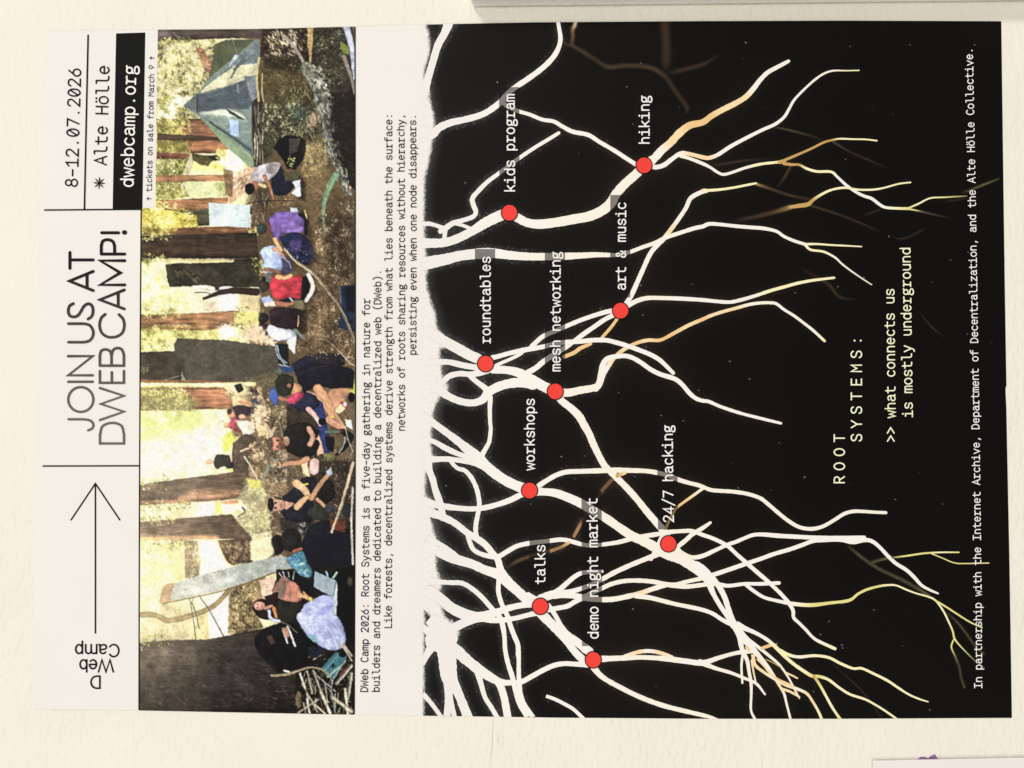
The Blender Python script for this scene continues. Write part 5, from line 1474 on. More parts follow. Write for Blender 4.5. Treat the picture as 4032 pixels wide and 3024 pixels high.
# smiling person in light blue
fill(T2, "1138 400,1215 430,1235 545,1150 566,1130 500", (68, 66, 92), ('f', .3))
fill(T2, "958 412,998 352,1085 338,1132 400,1142 525,1050 552,1000 540,972 480", (166, 182, 222), ('f', .16, 'i', .06), smooth=True)
line(T2, "1080 362,1120 380,1168 435", 30, (202, 150, 118), w2=18)
line(T2, "990 520,1060 528,1120 545", 30, (150, 104, 84))
line(T2, "1100 400,1190 460,1215 510", 8, (160, 150, 170))
blob(T2, 924, 441, 50, 38, (236, 188, 164), ('i', .1))
blob(T2, 945, 440, 26, 26, (212, 142, 124), ('i', .1), soft=5)
blob(T2, 922, 428, 5, 5, (110, 70, 64), soft=2)
blob(T2, 922, 456, 5, 5, (110, 70, 64), soft=2)
line(T2, "948 430,952 452", 5, (240, 220, 210))
line(T2, "970 410,990 465", 24, (150, 108, 96))
# red shirt, seen from behind
fill(T2, "1290 588,1350 575,1378 640,1370 700,1312 760,1280 757", (26, 25, 28), smooth=True)
line(T2, "1352 566,1384 640,1376 700,1335 768", 34, (226, 222, 216))
fill(T2, "1058 585,1125 568,1240 575,1302 572,1300 660,1288 757,1210 740,1120 768,1065 725,1045 650", (212, 56, 70), ('f', .22, 'i', .05), smooth=True)
line(T2, "1110 580,1160 590,1215 572", 40, (222, 170, 116), w2=28)
fill(T2, "1120 765,1200 745,1245 750,1230 790,1140 795", (38, 42, 60))
line(T2, "1205 745,1240 790", 10, (190, 206, 220))
blob(T2, 990, 655, 56, 48, (72, 62, 52), ('i', .3))
fill(T2, "985 560,1040 545,1062 580,1050 630,1000 610", (112, 110, 100), ('i', .4))
blob(T2, 1000, 600, 16, 22, (40, 38, 36))
blob(T2, 945, 735, 28, 34, (200, 136, 126))
blob(T2, 922, 745, 16, 26, (50, 40, 38))
fill(T2, "978 750,1040 730,1075 770,1060 800,1000 790", (150, 164, 206))
line(T2, "1020 800,1110 790", 36, (232, 212, 190))
# pair seen from behind further left
fill(T2, "1225 778,1310 765,1318 880,1260 880", (124, 118, 84), ('i', .2))
line(T2, "1105 790,1180 800,1235 785", 40, (176, 116, 86), w2=24)
fill(T2, "1240 830,1330 850,1330 1000,1270 985", (52, 42, 34), ('i', .3), soft=4)
fill(T2, "1040 852,1110 818,1250 835,1290 860,1282 975,1240 990,1130 985,1060 955", (54, 37, 44), ('f', .25, 'i', .1), smooth=True)
line(T2, "1275 890,1270 970", 12, (200, 150, 110))
fill(T2, "940 950,1030 955,1075 1060,1060 1085,990 1040,950 1000", (58, 44, 44), smooth=True)
fill(T2, "1022 1000,1050 958,1120 985,1235 1005,1255 1060,1180 1082,1070 1075", (202, 206, 226), ('f', .12), smooth=True)
fill(T2, "1180 1085,1255 1050,1248 1130,1246 1192,1205 1150", (224, 232, 224), ('i', .08), warp=.5)
line(T2, "1250 1005,1312 1060", 30, (118, 124, 120))
blob(T2, 985, 905, 56, 42, (46, 42, 40), ('i', .25))
blob(T2, 902, 920, 30, 44, (200, 198, 188))
blob(T2, 960, 965, 30, 30, (44, 36, 36))

# --- middle: trunks and clearing
fill(T2, "20 430,960 430,960 900,20 890", (228, 228, 180), ('g', .25, 'i', .12))
dabs(T2, "40 440,230 440,230 640,420 700,420 860,40 860", 420, [(242, 236, 206), (204, 194, 110), (184, 172, 104), (234, 226, 170)], (1.0, 3.0))
soften(T2, "10 425,640 425,640 880,10 890", 2)
fill(T2, "640 690,800 700,800 860,640 850", (248, 244, 230), ('g', .06), soft=12, warp=4)
fill(T2, "525 770,640 770,640 860,530 860", (176, 150, 140), ('i', .2), soft=12, warp=4, alpha=.7)
fill(T2, "420 650,560 650,580 700,440 700", (244, 240, 222), soft=10, warp=4)
fill(T2, "800 700,960 700,960 900,800 880", (206, 188, 140), ('g', .3, 'i', .3), soft=14, warp=5)
soften(T2, "420 640,960 680,960 880,420 880", 3)
fill(T2, "225 488,300 470,420 460,760 440,965 436,968 662,700 665,640 690,560 686,480 660,390 658,260 660,240 600", (60, 56, 44), ('i', .35, 'b', .3))
dabs(T2, "300 520,520 520,520 630,320 620", 60, [(96, 74, 60), (110, 104, 74), (44, 42, 34)], (0.8, 2.0), 2.4, (20, 60))
line(T2, "360 520,430 590,480 640", 4, (120, 112, 80))
fill(T2, "250 436,560 438,770 446,760 466,420 474,250 470", (240, 226, 164), ('i', .12))
line(T2, "450 668,540 662,600 675", 34, (242, 234, 206))
blob(T2, 705, 670, 58, 16, (250, 246, 226), warp=.3)
line(T2, "528 752,600 725,680 700,780 690,940 700", 22, (60, 44, 36), w2=60)
line(T2, "455 705,550 705,600 730", 7, (64, 50, 40))
fill(T2, "34 258,500 246,940 234,966 436,600 437,34 434", (62, 49, 40), ('b', .5, 'i', .15))
fill(T2, "34 330,940 330,960 436,34 434", (80, 60, 46), ('b', .5), soft=20, alpha=.7)
fill(T2, "20 870,960 860,960 1080,700 1080,320 1065,20 1170", (206, 198, 116), ('g', .3, 'i', .3))
dabs(T2, "30 990,560 1000,560 1060,300 1070,280 1160,30 1160", 420, [(238, 230, 170), (150, 142, 66), (120, 116, 60), (222, 212, 120)], (0.8, 2.0), 1.8, (20, 80))
fill(T2, "28 882,560 862,745 846,800 852,792 905,760 965,560 1002,28 990", (144, 102, 68), ('b', .7))
fill(T2, "28 950,560 960,560 1002,28 990", (190, 150, 90), ('b', .5), soft=8, alpha=.6)
fill(T2, "640 968,810 960,820 1060,645 1070", (246, 240, 214), ('g', .08), soft=10, warp=4)
dabs(T2, "760 880,860 880,850 960,780 960", 60, [(196, 190, 104), (230, 222, 150)], (0.8, 1.8))
fill(T2, "840 960,960 960,1090 1100,1080 1120,820 1080", (216, 190, 158), ('i', .2, 'g', .15), soft=8, warp=4)
soften(T2, "20 990,560 1000,1000 960,1080 1110,320 1080,20 1180", 1)
fill(T2, "22 1172,300 1164,350 1260,350 1400,22 1400", (70, 58, 48), ('b', .3, 'i', .15))
fill(T2, "292 1110,322 1062,500 1072,700 1078,900 1108,1090 1124,1135 1260,1090 1340,1000 1425,640 1412,380 1395,330 1250,300 1170", (88, 80, 68), ('i', .28, 'g', .15))
fill(T2, "330 1230,370 1250,380 1400,320 1400", (46, 40, 36), soft=14, alpha=.6)
line(T2, "225 1392,345 1358", 5, (140, 140, 110))
fill(T2, "22 1388,640 1400,960 1405,960 1424,22 1420", (116, 78, 48), ('b', .4))
dabs(T2, "25 1280,90 1280,90 1330,25 1330", 26, [(134, 130, 80)], (0.8, 1.6))
fill(T2, "860 1380,1060 1330,1120 1340,1100 1560,960 1500", (110, 98, 72), ('i', .5), soft=8)
fill(T2, "1090 1105,1190 1110,1200 1280,1120 1280", (34, 35, 40))
for s in ("1095 1125,1110 1200,1165 1270", "1105 1120,1130 1210,1180 1260", "1120 1270,1200 1290"):
    line(T2, s, 7, (190, 200, 216))
fill(T2, "1125 1285,1230 1290,1225 1340,1130 1320", (50, 82, 136))
# long stick, jeans and fern frond
fill(T2, "1600 655,1715 645,1718 1015,1640 1000,1585 975,1612 830", (38, 52, 78), ('f', .3, 'i', .15))
fill(T2, "1640 660,1718 650,1718 860,1650 850", (24, 28, 42), soft=6)
line(T2, "1600 670,1610 780", 12, (90, 104, 130))
line(T2, "1165 362,1260 465,1385 552,1470 655,1560 770,1640 905,1712 1095", 18, (152, 136, 110), w2=24)
line(T2, "1165 366,1260 470,1385 558,1470 661", 5, (226, 212, 176))
line(T2, "1562 782,1632 900,1705 1090", 6, (78, 66, 54))
line(T2, "1440 1070,1500 1085,1570 1145,1640 1220,1714 1282", 5, (206, 190, 160))
line(T1, "1565 1185,1505 1300,1475 1400,1468 1520,1482 1650", 66, (112, 148, 108), ('i', .5), w2=10)
for k in range(26):
    t = k / 26
    y = 1190 + t * 440
    x = np.interp(y, [1185, 1300, 1400, 1520, 1650], [1562, 1505, 1475, 1468, 1482])
    line(T1, [(x, y), (x + 34 * (1 - t), y - 26)], 5, (156, 186, 146), alpha=.8)
    line(T1, [(x, y), (x - 34 * (1 - t), y + 10)], 5, (128, 164, 122), alpha=.8)
dabs(T2, "1560 0,1710 -20,1714 120,1660 180", 40, [(200, 196, 176), (96, 92, 80)], (0.6, 1.4), 3.0, (40, 90))

# --- left middle: bright valley and redwood trunks
fill(T3, "15 425,760 430,760 700,760 1000,500 1000,15 1010", (226, 230, 168), ('g', .25, 'i', .14))
dabs(T3, "30 430,560 440,480 650,30 680", 380, [(232, 232, 130), (200, 206, 96), (188, 196, 104), (250, 248, 214)], (1.4, 5.2), 1.5, alpha=(.25, .7))
soften(T3, "10 420,760 420,740 1000,10 1020", 3)
fill(T3, "15 690,560 560,700 600,700 900,15 1000", (240, 235, 206), ('g', .12), soft=26, alpha=.85)
fill(T3, "450 590,530 570,520 740,470 740", (246, 240, 224), soft=8)
fill(T3, "620 430,700 430,690 780,640 780", (220, 206, 190), soft=10, alpha=.8)
fill(T3, "670 640,790 560,790 640,720 760,680 760", (214, 212, 84), ('i', .25), soft=5)
fill(T3, "28 250,690 250,745 300,760 410,690 420,28 432", (152, 98, 66), ('b', .6, 'i', .15))
fill(T3, "28 252,280 262,420 330,480 380,460 425,28 430", (148, 136, 78), ('i', .4), soft=10)
dabs(T3, "30 250,300 260,490 380,440 430,30 430", 330, [(186, 178, 100), (108, 104, 58), (140, 134, 76), (206, 190, 110)], (0.8, 1.9), 2.0, (10, 70))
fill(T3, "28 212,430 218,940 208,940 240,430 250,28 250", (240, 220, 146), ('b', .15))
line(T3, "430 222,620 228,900 225", 10, (252, 240, 200))
fill(T3, "700 400,960 380,1000 640,900 640,760 640,740 520", (136, 108, 78), ('i', .4, 'g', .2), soft=5)
# far group beside the red trunk
fill(T3, "690 300,720 265,762 225,830 220,882 260,885 310,830 330,790 312,720 340", (226, 206, 154), ('f', .2), smooth=True)
fill(T3, "765 235,820 222,840 270,800 292", (44, 40, 36), smooth=True)
blob(T3, 722, 312, 24, 24, (196, 156, 106))
fill(T3, "748 350,800 320,870 350,920 390,910 420,840 385,770 380", (236, 190, 138), smooth=True)
line(T3, "800 360,880 380", 14, (218, 132, 98))
fill(T3, "890 270,960 250,960 310,900 320", (54, 48, 44))
fill(T3, "905 345,965 340,965 420,915 420", (56, 66, 102))
fill(T3, "748 410,820 390,930 420,935 450,830 490,790 500,770 440", (60, 46, 56), smooth=True)
blob(T3, 748, 465, 26, 24, (232, 146, 110))
blob(T3, 830, 482, 30, 18, (234, 158, 120))
blob(T3, 730, 440, 18, 22, (70, 52, 50))
fill(T3, "715 550,760 490,800 500,780 560,830 600,800 600,730 570", (184, 60, 84), smooth=True)
blob(T3, 708, 550, 26, 20, (234, 168, 120))
fill(T3, "770 510,920 520,930 600,850 640,820 580", (226, 212, 190), ('i', .3), soft=3)
fill(T3, "755 690,850 620,930 640,960 700,930 850,930 940,760 960,750 800", (84, 68, 54), ('i', .35), smooth=True)
line(T3, "820 750,880 730,930 690", 16, (212, 176, 132))
fill(T3, "610 805,640 780,735 790,760 880,640 895,606 860", (44, 41, 42), smooth=True)
blob(T3, 572, 835, 30, 18, (220, 168, 134))
line(T3, "735 780,748 830", 12, (216, 160, 140))
fill(T3, "610 905,690 870,710 890,650 930", (230, 218, 170))
fill(T3, "710 890,755 885,760 915,715 915", (232, 222, 110))
# ground of sticks behind the circle
fill(T3, "900 440,1010 400,1180 430,1180 560,1050 640,1180 760,1180 1150,1040 1150,1000 1000,880 960,880 800,960 640", (128, 104, 76), ('i', .5, 'g', .25), soft=4)
fill(T3, "920 380,1010 400,1040 620,960 640,930 520", (220, 194, 146), ('i', .2), soft=4)
for s, w in (("955 260,1000 400,960 540", 26), ("960 330,1040 420,1020 540", 20), ("1000 540,1060 620", 26), ("1140 450,1090 560,1050 640", 22), ("960 480,1010 560,1030 650", 18)):
    line(T3, s, w, (232, 208, 166))
    line(T3, s, w * .3, (150, 118, 84), alpha=.7)
dabs(T3, "900 240,1040 260,1040 560,900 560", 220, [(240, 222, 186), (160, 130, 96), (96, 76, 58), (226, 202, 160)], (0.7, 1.5), 3.5, (0, 60))
dabs(T3, "880 700,1010 640,1040 1000,900 960", 300, [(212, 176, 128), (150, 118, 84), (92, 72, 54), (232, 202, 160)], (0.7, 1.6), 1.8)
dabs(T3, "1060 380,1180 400,1330 440,1180 560,1060 560", 320, [(150, 140, 96), (70, 60, 48), (190, 176, 132), (110, 98, 70)], (0.7, 1.6))
dabs(T3, "1050 740,1180 760,1180 1100,1060 1100", 260, [(90, 76, 60), (170, 150, 116), (50, 42, 36), (206, 186, 150)], (0.7, 1.6), 3, (0, 180))
line(T3, "940 645,1010 760,1060 900,1130 1100", 16, (112, 106, 90))
line(T3, "848 795,900 880,955 985", 10, (216, 206, 180))
line(T3, "1080 960,1120 1010,1160 1040", 5, (220, 200, 170))
line(T3, "1040 870,1000 960,1000 1000", 24, (140, 154, 130))
for s in ("1160 760,1180 900,1170 1040", "1120 520,1150 640", "1060 800,1100 830,1130 760"):
    line(T3, s, 6, (150, 146, 136))
# two redwoods
fill(T3, "18 1015,300 975,600 938,850 905,905 1000,905 1085,800 1120,660 1142,420 1152,18 1182", (98, 76, 60), ('b', .45, 'i', .2))
fill(T3, "420 1060,700 1040,900 1060,890 1095,660 1140,300 1150", (160, 114, 80), ('b', .7), soft=12, alpha=.8)
fill(T3, "18 1140,420 1130,420 1156,18 1182", (174, 112, 86), ('b', .5), soft=4, alpha=.7)
fill(T3, "18 1182,420 1155,700 1140,790 1170,760 1250,18 1310", (228, 212, 164), ('g', .2, 'i', .12))
fill(T3, "480 1165,690 1150,740 1200,640 1248,470 1260", (250, 244, 226), soft=6)
fill(T3, "610 1150,660 1145,680 1245,620 1248", (228, 218, 110), soft=6)
fill(T3, "660 1150,790 1130,800 1165,700 1180", (206, 140, 100), ('i', .3), soft=3)
fill(T3, "690 1170,800 1170,830 1200,700 1250", (238, 216, 190), ('i', .2), soft=3)
fill(T3, "18 1310,300 1285,600 1258,745 1246,780 1300,870 1392,915 1440,930 1640,800 1620,690 1600,640 1448,300 1470,18 1486", (104, 80, 62), ('b', .6, 'i', .2))
fill(T3, "18 1425,500 1415,650 1425,650 1450,300 1472,18 1484", (188, 146, 92), ('b', .5), soft=6, alpha=.8)
fill(T3, "560 1310,760 1270,900 1420,930 1640,780 1630,700 1590,660 1440", (82, 64, 50), ('b', .5, 'i', .3), soft=10)
line(T3, "780 1200,850 1200,870 1230,800 1270", 20, (232, 232, 238))
line(T3, "830 1195,850 1230,800 1268", 14, (60, 52, 78))
fill(T3, "870 1000,1000 980,1050 1160,1050 1330,1000 1400,900 1420,790 1280,880 1200,800 1130", (172, 162, 118), ('i', .4, 'g', .3), soft=5)
dabs(T3, "860 960,1000 1000,1050 1380,900 1420,800 1280,880 1200,800 1130", 520, [(200, 194, 140), (130, 128, 88), (226, 216, 160), (150, 160, 124), (214, 206, 120), (180, 146, 106)],
     (0.8, 1.9), 2.0)
fill(T3, "860 970,980 985,980 1040,900 1040", (212, 206, 96), ('i', .3), soft=5)
fill(T3, "1000 980,1180 1000,1180 1130,1120 1180,1040 1160", (150, 122, 90), ('i', .6), soft=5)
for k in range(30):
    x, y = prng.uniform(990, 1130), prng.uniform(1000, 1420)
    line(T3, [(x, y), (x + prng.uniform(20, 70), y + prng.uniform(-30, 40))], 4, [(226, 202, 162), (96, 76, 60), (240, 224, 190)][k % 3], alpha=.8)
fill(T3, "900 1420,1060 1380,1060 1520,1000 1658,920 1658", (224, 210, 164), ('i', .3, 'g', .2), soft=4)
dabs(T3, "900 1420,1060 1380,1050 1600,920 1640", 130, [(240, 230, 196), (196, 180, 120), (170, 150, 110)], (0.8, 2.0))
fill(T3, "1120 1280,1400 1240,1400 1400,1260 1420,1140 1380", (60, 54, 48), ('i', .5), soft=4)
dabs(T3, "1230 1300,1360 1300,1350 1420,1290 1400", 60, [(170, 180, 176), (90, 96, 92), (30, 30, 32)], (0.8, 1.6))

# --- people of the circle, middle
fill(T3, "1180 380,1420 420,1480 560,1470 760,1560 820,1715 840,1715 1658,1380 1658,1440 1300,1360 1000,1180 560", (70, 58, 46), ('i', .5, 'g', .3), soft=5)
dabs(T3, "1450 740,1700 700,1700 1300,1500 1300,1480 900", 500, [(110, 92, 72), (44, 36, 32), (150, 128, 100), (196, 178, 150)], (0.5, 1.3))
dabs(T3, "1180 780,1400 780,1380 960,1180 1000", 200, [(110, 94, 70), (160, 140, 106), (50, 42, 36)], (0.6, 1.5))
fill(T3, "1290 820,1340 840,1370 970,1310 930", (232, 206, 160), ('i', .3), soft=3)
# far right figure in navy, seen from the side
fill(T3, "1222 70,1320 8,1450 -14,1600 -10,1640 60,1560 110,1480 100,1330 200,1260 170", (44, 40, 60), ('i', .15), smooth=True)
fill(T3, "1250 150,1330 70,1500 70,1640 90,1706 120,1722 200,1716 250,1660 262,1530 262,1430 240,1330 290,1290 250", (36, 33, 46), ('f', .2, 'i', .12), smooth=True)
line(T3, "1255 150,1400 100,1500 80", 5, (70, 66, 86), alpha=.7)
blob(T3, 1245, 262, 58, 44, (220, 158, 112), ('i', .15))
fill(T3, "1085 215,1130 150,1220 160,1240 215,1215 290,1170 325,1110 300", (52, 56, 44), ('i', .35), smooth=True)
blob(T3, 1200, 238, 20, 18, (206, 140, 100))
blob(T3, 1120, 130, 40, 24, (104, 112, 96), ('i', .4))
fill(T3, "1530 262,1700 258,1660 330,1600 420,1560 450,1500 330", (188, 138, 102), ('f', .2), smooth=True)
line(T3, "1400 335,1470 370,1520 430,1620 580", 76, (206, 156, 116), w2=62)
line(T3, "1425 262,1480 330,1520 400,1545 530", 74, (204, 152, 110), w2=56)
line(T3, "1515 505,1580 545", 60, (206, 152, 120))
line(T3, "1522 482,1552 486", 10, (226, 200, 60))
line(T3, "1340 285,1400 300", 8, (222, 180, 140))
fill(T3, "1560 432,1622 368,1656 405,1592 462", (230, 196, 156))
line(T3, "1612 370,1650 410", 18, (186, 40, 60))
blob(T3, 1640, 385, 14, 22, (214, 220, 230))
blob(T3, 1616, 596, 34, 24, (112, 34, 46))
line(T3, "1640 610,1690 640,1640 720,1570 785", 50, (34, 36, 34), w2=24)
line(T3, "1640 640,1630 700,1590 770", 7, (170, 180, 176))
blob(T3, 1690, 330, 26, 40, (26, 26, 28))
fill(T3, "1665 280,1705 262,1716 150,1722 300", (190, 214, 80))
fill(T3, "1640 500,1690 510,1700 580,1650 560", (206, 214, 218))
# pink scarf, blue cap, jeans
line(T3, "1430 395,1445 480,1470 600,1495 740", 80, (48, 60, 120), ('f', .35), w2=74)
fill(T3, "1195 395,1300 290,1400 310,1440 380,1400 420,1340 450,1260 420", (46, 48, 76), ('i', .2), smooth=True)
line(T3, "1352 425,1400 470,1446 545", 44, (224, 178, 166), w2=30)
fill(T3, "1175 345,1250 295,1310 290,1300 335,1240 380,1195 372", (204, 66, 96), ('i', .25), smooth=True)
line(T3, "1120 335,1175 350", 26, (190, 122, 84))
fill(T3, "1045 290,1068 245,1100 280,1118 350,1100 398,1070 370,1045 330", (70, 100, 184), ('f', .2), smooth=True)
blob(T3, 1460, 520, 30, 28, (24, 22, 26))
line(T3, "1485 600,1560 600,1590 600", 18, (90, 120, 110))
fill(T3, "1480 640,1560 640,1550 760,1500 740", (30, 30, 34))
# bearded person in black shirt
line(T3, "1395 620,1425 690,1455 800", 64, (216, 166, 134), w2=56)
fill(T3, "1380 560,1440 590,1420 650,1370 640", (34, 32, 36))
fill(T3, "1158 600,1210 545,1330 525,1390 560,1400 640,1440 690,1400 780,1300 800,1200 765,1150 690", (40, 36, 36), ('f', .2, 'i', .1), smooth=True)
line(T3, "1355 575,1385 640,1362 700", 42, (206, 154, 126), w2=40)
line(T3, "1340 815,1270 845,1190 850,1150 865", 46, (198, 144, 106), w2=30)
line(T3, "1400 845,1395 900", 76, (206, 170, 162))
fill(T3, "1425 790,1480 770,1545 775,1580 800,1540 830,1470 830", (124, 118, 76), ('i', .35), smooth=True)
blob(T3, 1450, 800, 24, 26, (72, 66, 50), ('i', .4))
blob(T3, 1095, 695, 62, 54, (196, 128, 106), ('i', .15))
blob(T3, 1150, 690, 34, 46, (124, 78, 60), ('i', .2), soft=4)
fill(T3, "1150 640,1185 635,1205 665,1190 710,1165 700", (196, 152, 116), smooth=True)
blob(T3, 1108, 668, 10, 8, (90, 50, 46), soft=2)
blob(T3, 1108, 718, 10, 8, (90, 50, 46), soft=2)
blob(T3, 1050, 690, 24, 46, (110, 84, 70), soft=4)
fill(T3, "1440 925,1480 915,1545 930,1480 950", (44, 44, 48))
# young person with folded arms
fill(T3, "1150 1105,1250 1030,1300 965,1400 955,1420 1010,1380 1100,1400 1200,1380 1300,1330 1310,1190 1295,1140 1230", (42, 40, 52), ('f', .15, 'i', .1), smooth=True)
fill(T3, "1360 1195,1440 1180,1505 1230,1500 1290,1400 1290,1345 1245", (62, 66, 52), ('i', .15), smooth=True)
fill(T3, "1420 1020,1530 980,1560 1100,1500 1160,1430 1140", (40, 38, 34), ('i', .3), smooth=True)
line(T3, "1375 1120,1440 1020,1510 935", 44, (188, 142, 106), w2=32)
line(T3, "1420 1130,1500 1205", 30, (196, 152, 116))
line(T3, "1255 1005,1310 1045,1345 1095", 62, (218, 174, 130), w2=50)
line(T3, "1262 1190,1300 1150,1345 1110", 54, (208, 164, 120), w2=36)
line(T3, "1312 1022,1345 1008", 14, (222, 214, 66))
fill(T3, "1490 915,1530 875,1540 935,1510 950", (160, 164, 176))
blob(T3, 1520, 1205, 46, 36, (74, 74, 78), ('i', .3))
fill(T3, "1165 1145,1245 1160,1180 1215,1165 1200", (202, 156, 126))
blob(T3, 1108, 1175, 66, 50, (206, 154, 132), ('i', .12))
blob(T3, 1055, 1170, 26, 52, (42, 34, 34), ('i', .2))
line(T3, "1085 1115,1140 1128", 16, (54, 44, 42), alpha=.8)
blob(T3, 1092, 1160, 9, 9, (84, 52, 50), soft=2)
blob(T3, 1092, 1198, 9, 9, (84, 52, 50), soft=2)
line(T3, "1135 1165,1135 1195", 8, (160, 96, 92))
# big dark backs in front
fill(T3, "1290 1490,1350 1360,1420 1310,1520 1300,1640 1360,1712 1420,1718 1760,1500 1740,1350 1720,1290 1600", (36, 34, 46), ('f', .12, 'i', .1), smooth=True)
fill(T4, "1300 80,1360 10,1712 10,1712 290,1640 322,1400 292,1330 190", (36, 34, 46), ('f', .12, 'i', .1))
fill(T3, "1520 1290,1640 1300,1640 1390,1530 1370", (120, 62, 40), ('i', .4))
blob(T3, 1660, 1220, 44, 56, (52, 56, 58), ('i', .3))
fill(T3, "1660 1300,1712 1290,1712 1400,1670 1390", (40, 38, 38))
line(T3, "1535 1390,1600 1210,1650 1040,1702 845", 22, (208, 186, 156), w2=26)
line(T3, "1548 1380,1660 1040", 5, (110, 92, 76))
line(T3, "1700 1040,1690 1300,1700 1640", 16, (186, 178, 166))
line(T3, "1640 560,1670 680,1705 760", 5, (214, 206, 190))
blob(T3, 1105, 1490, 58, 78, (40, 33, 33), ('i', .2))
blob(T3, 1215, 1452, 82, 92, (46, 43, 42), ('i', .25))
line(T3, "1235 1540,1295 1520", 26, (176, 104, 74))

# --- left end: trail table, seated people, the great trunk
fill(T4, "15 60,760 40,800 300,740 840,15 860", (232, 222, 168), ('g', .25, 'i', .15))
dabs(T4, "40 90,380 80,380 360,180 420,40 400", 420, [(226, 220, 130), (206, 198, 104), (238, 230, 170), (186, 176, 96)], (1.0, 2.6))
dabs(T4, "40 560,420 640,420 830,40 850", 260, [(214, 200, 140), (190, 176, 110), (232, 222, 170)], (1.0, 2.6))
soften(T4, "10 50,400 50,400 850,10 870", 2)
fill(T4, "375 55,480 60,490 130,510 340,440 360,380 350", (156, 132, 98), ('i', .4, 'b', .3), soft=3)
dabs(T4, "420 90,510 90,510 340,420 350", 140, [(190, 178, 110), (110, 94, 66), (214, 200, 160), (150, 146, 80)], (0.8, 1.8))
fill(T4, "482 58,625 52,680 160,738 250,720 280,490 340,515 200", (250, 244, 226), ('g', .05), soft=3)
fill(T4, "630 55,905 30,915 140,880 210,760 250,700 220", (92, 72, 54), ('b', .5, 'i', .35), soft=2)
line(T4, "640 60,670 160,720 245", 12, (236, 210, 110), alpha=.8)
dabs(T4, "660 80,900 60,890 200,760 240", 220, [(150, 122, 90), (60, 46, 38), (180, 150, 110)], (0.6, 1.5), 3.0, (20, 80))
fill(T4, "890 60,1050 30,1080 150,1000 230,900 210", (226, 212, 166), ('i', .3, 'g', .2), soft=4)
fill(T4, "200 545,420 560,420 830,200 700", (196, 172, 126), ('i', .3, 'g', .2), soft=12, alpha=.7)
fill(T4, "480 640,560 620,575 830,430 840", (206, 184, 124), ('i', .4), soft=4)
fill(T4, "565 520,740 400,760 430,760 480,725 620,720 800,570 832", (248, 240, 222), ('g', .06), soft=3)
fill(T4, "725 480,780 400,1000 330,1080 420,960 540,920 600,1000 740,760 810,715 780", (142, 118, 82), ('i', .5, 'g', .3), soft=4)
dabs(T4, "730 480,800 400,960 360,940 560,920 660,1000 730,740 800", 560, [(196, 172, 120), (86, 72, 50), (226, 204, 150), (150, 138, 72), (66, 54, 40)], (0.7, 1.7), 2.0)
fill(T4, "965 370,1090 330,1090 400,1040 500,990 500", (216, 180, 156), ('i', .3), soft=3)
line(T4, "38 640,120 640,180 655,240 685,330 672,460 635,590 580,680 500,745 415", 44, (150, 126, 78), ('i', .15), w2=40)
for s, w in (("412 505,440 640,468 862", 8), ("432 540,470 650,490 742", 9), ("425 565,445 510", 6), ("490 488,580 620,712 862", 11)):
    line(T4, s, w, (96, 90, 80))
fill(T4, "175 545,205 415,245 395,310 388,285 520,215 562", (170, 134, 92), ('g', .15), warp=.4)
fill(T4, "300 392,420 355,560 312,800 250,1010 200,1130 170,1195 190,1220 275,1060 310,900 372,600 462,285 528,262 515", (164, 168, 162), ('f', .14, 'i', .1), warp=.4)
fill(T4, "290 440,560 400,760 320,780 350,600 440,290 510", (200, 204, 200), ('f', .3), soft=8, alpha=.5)
line(T4, "205 556,290 534,600 470,900 380,1060 316,1215 278", 10, (126, 98, 66))
fill(T4, "1070 470,1110 300,1240 280,1400 260,1712 250,1712 930,1560 950,1380 960,1250 760,1080 690", (38, 34, 33), ('i', .4), soft=3)
# woman and arms behind
fill(T4, "905 590,930 535,980 510,1040 520,1100 470,1140 520,1080 600,1100 660,1030 680,960 660", (44, 32, 28), ('i', .15), smooth=True)
blob(T4, 966, 570, 44, 36, (208, 144, 128), ('i', .1))
blob(T4, 950, 558, 6, 6, (90, 56, 52), soft=2)
blob(T4, 950, 582, 6, 6, (90, 56, 52), soft=2)
line(T4, "985 562,986 582", 6, (160, 60, 70))
line(T4, "1010 590,1060 570", 26, (190, 132, 112))
line(T4, "1040 610,1055 670,1120 690", 26, (196, 202, 230))
line(T4, "1080 590,1100 650", 34, (206, 128, 82))
fill(T4, "1060 450,1150 330,1215 370,1170 400,1120 470,1080 500", (150, 108, 92), smooth=True)
fill(T4, "1000 500,1110 460,1130 510,1060 560", (46, 34, 34), smooth=True)
fill(T4, "1100 280,1220 290,1260 300,1400 400,1390 470,1290 460,1180 340,1100 330", (28, 28, 30), ('i', .3))
for s in ("1120 310,1140 340", "1150 300,1165 345", "1190 305,1200 340", "1240 300,1230 360"):
    line(T4, s, 6, (200, 204, 200))
# bald person in lavender shirt
fill(T4, "1300 570,1360 535,1440 495,1480 488,1560 500,1582 560,1550 612,1600 680,1632 760,1644 850,1610 915,1540 920,1450 892,1350 810,1275 700,1255 625",
     (168, 174, 216), ('f', .14, 'i', .05), smooth=True, body=.2)
fill(T4, "1400 620,1560 520,1580 560,1500 620,1420 660", (122, 126, 186), soft=6, alpha=.5)
for s in ("1420 680,1520 760,1580 900", "1480 650,1570 720,1620 820", "1350 700,1430 800,1500 890"):
    line(T4, s, 8, (186, 194, 238), alpha=.7)
fill(T4, "1340 800,1400 790,1440 860,1380 850", (126, 170, 186), soft=4)
fill(T4, "1110 500,1130 420,1190 380,1250 385,1290 450,1300 520,1240 545,1150 530", (192, 124, 104), ('i', .12), smooth=True)
fill(T4, "1115 500,1125 430,1170 390,1180 420,1150 520", (120, 104, 94), ('i', .15), soft=4)
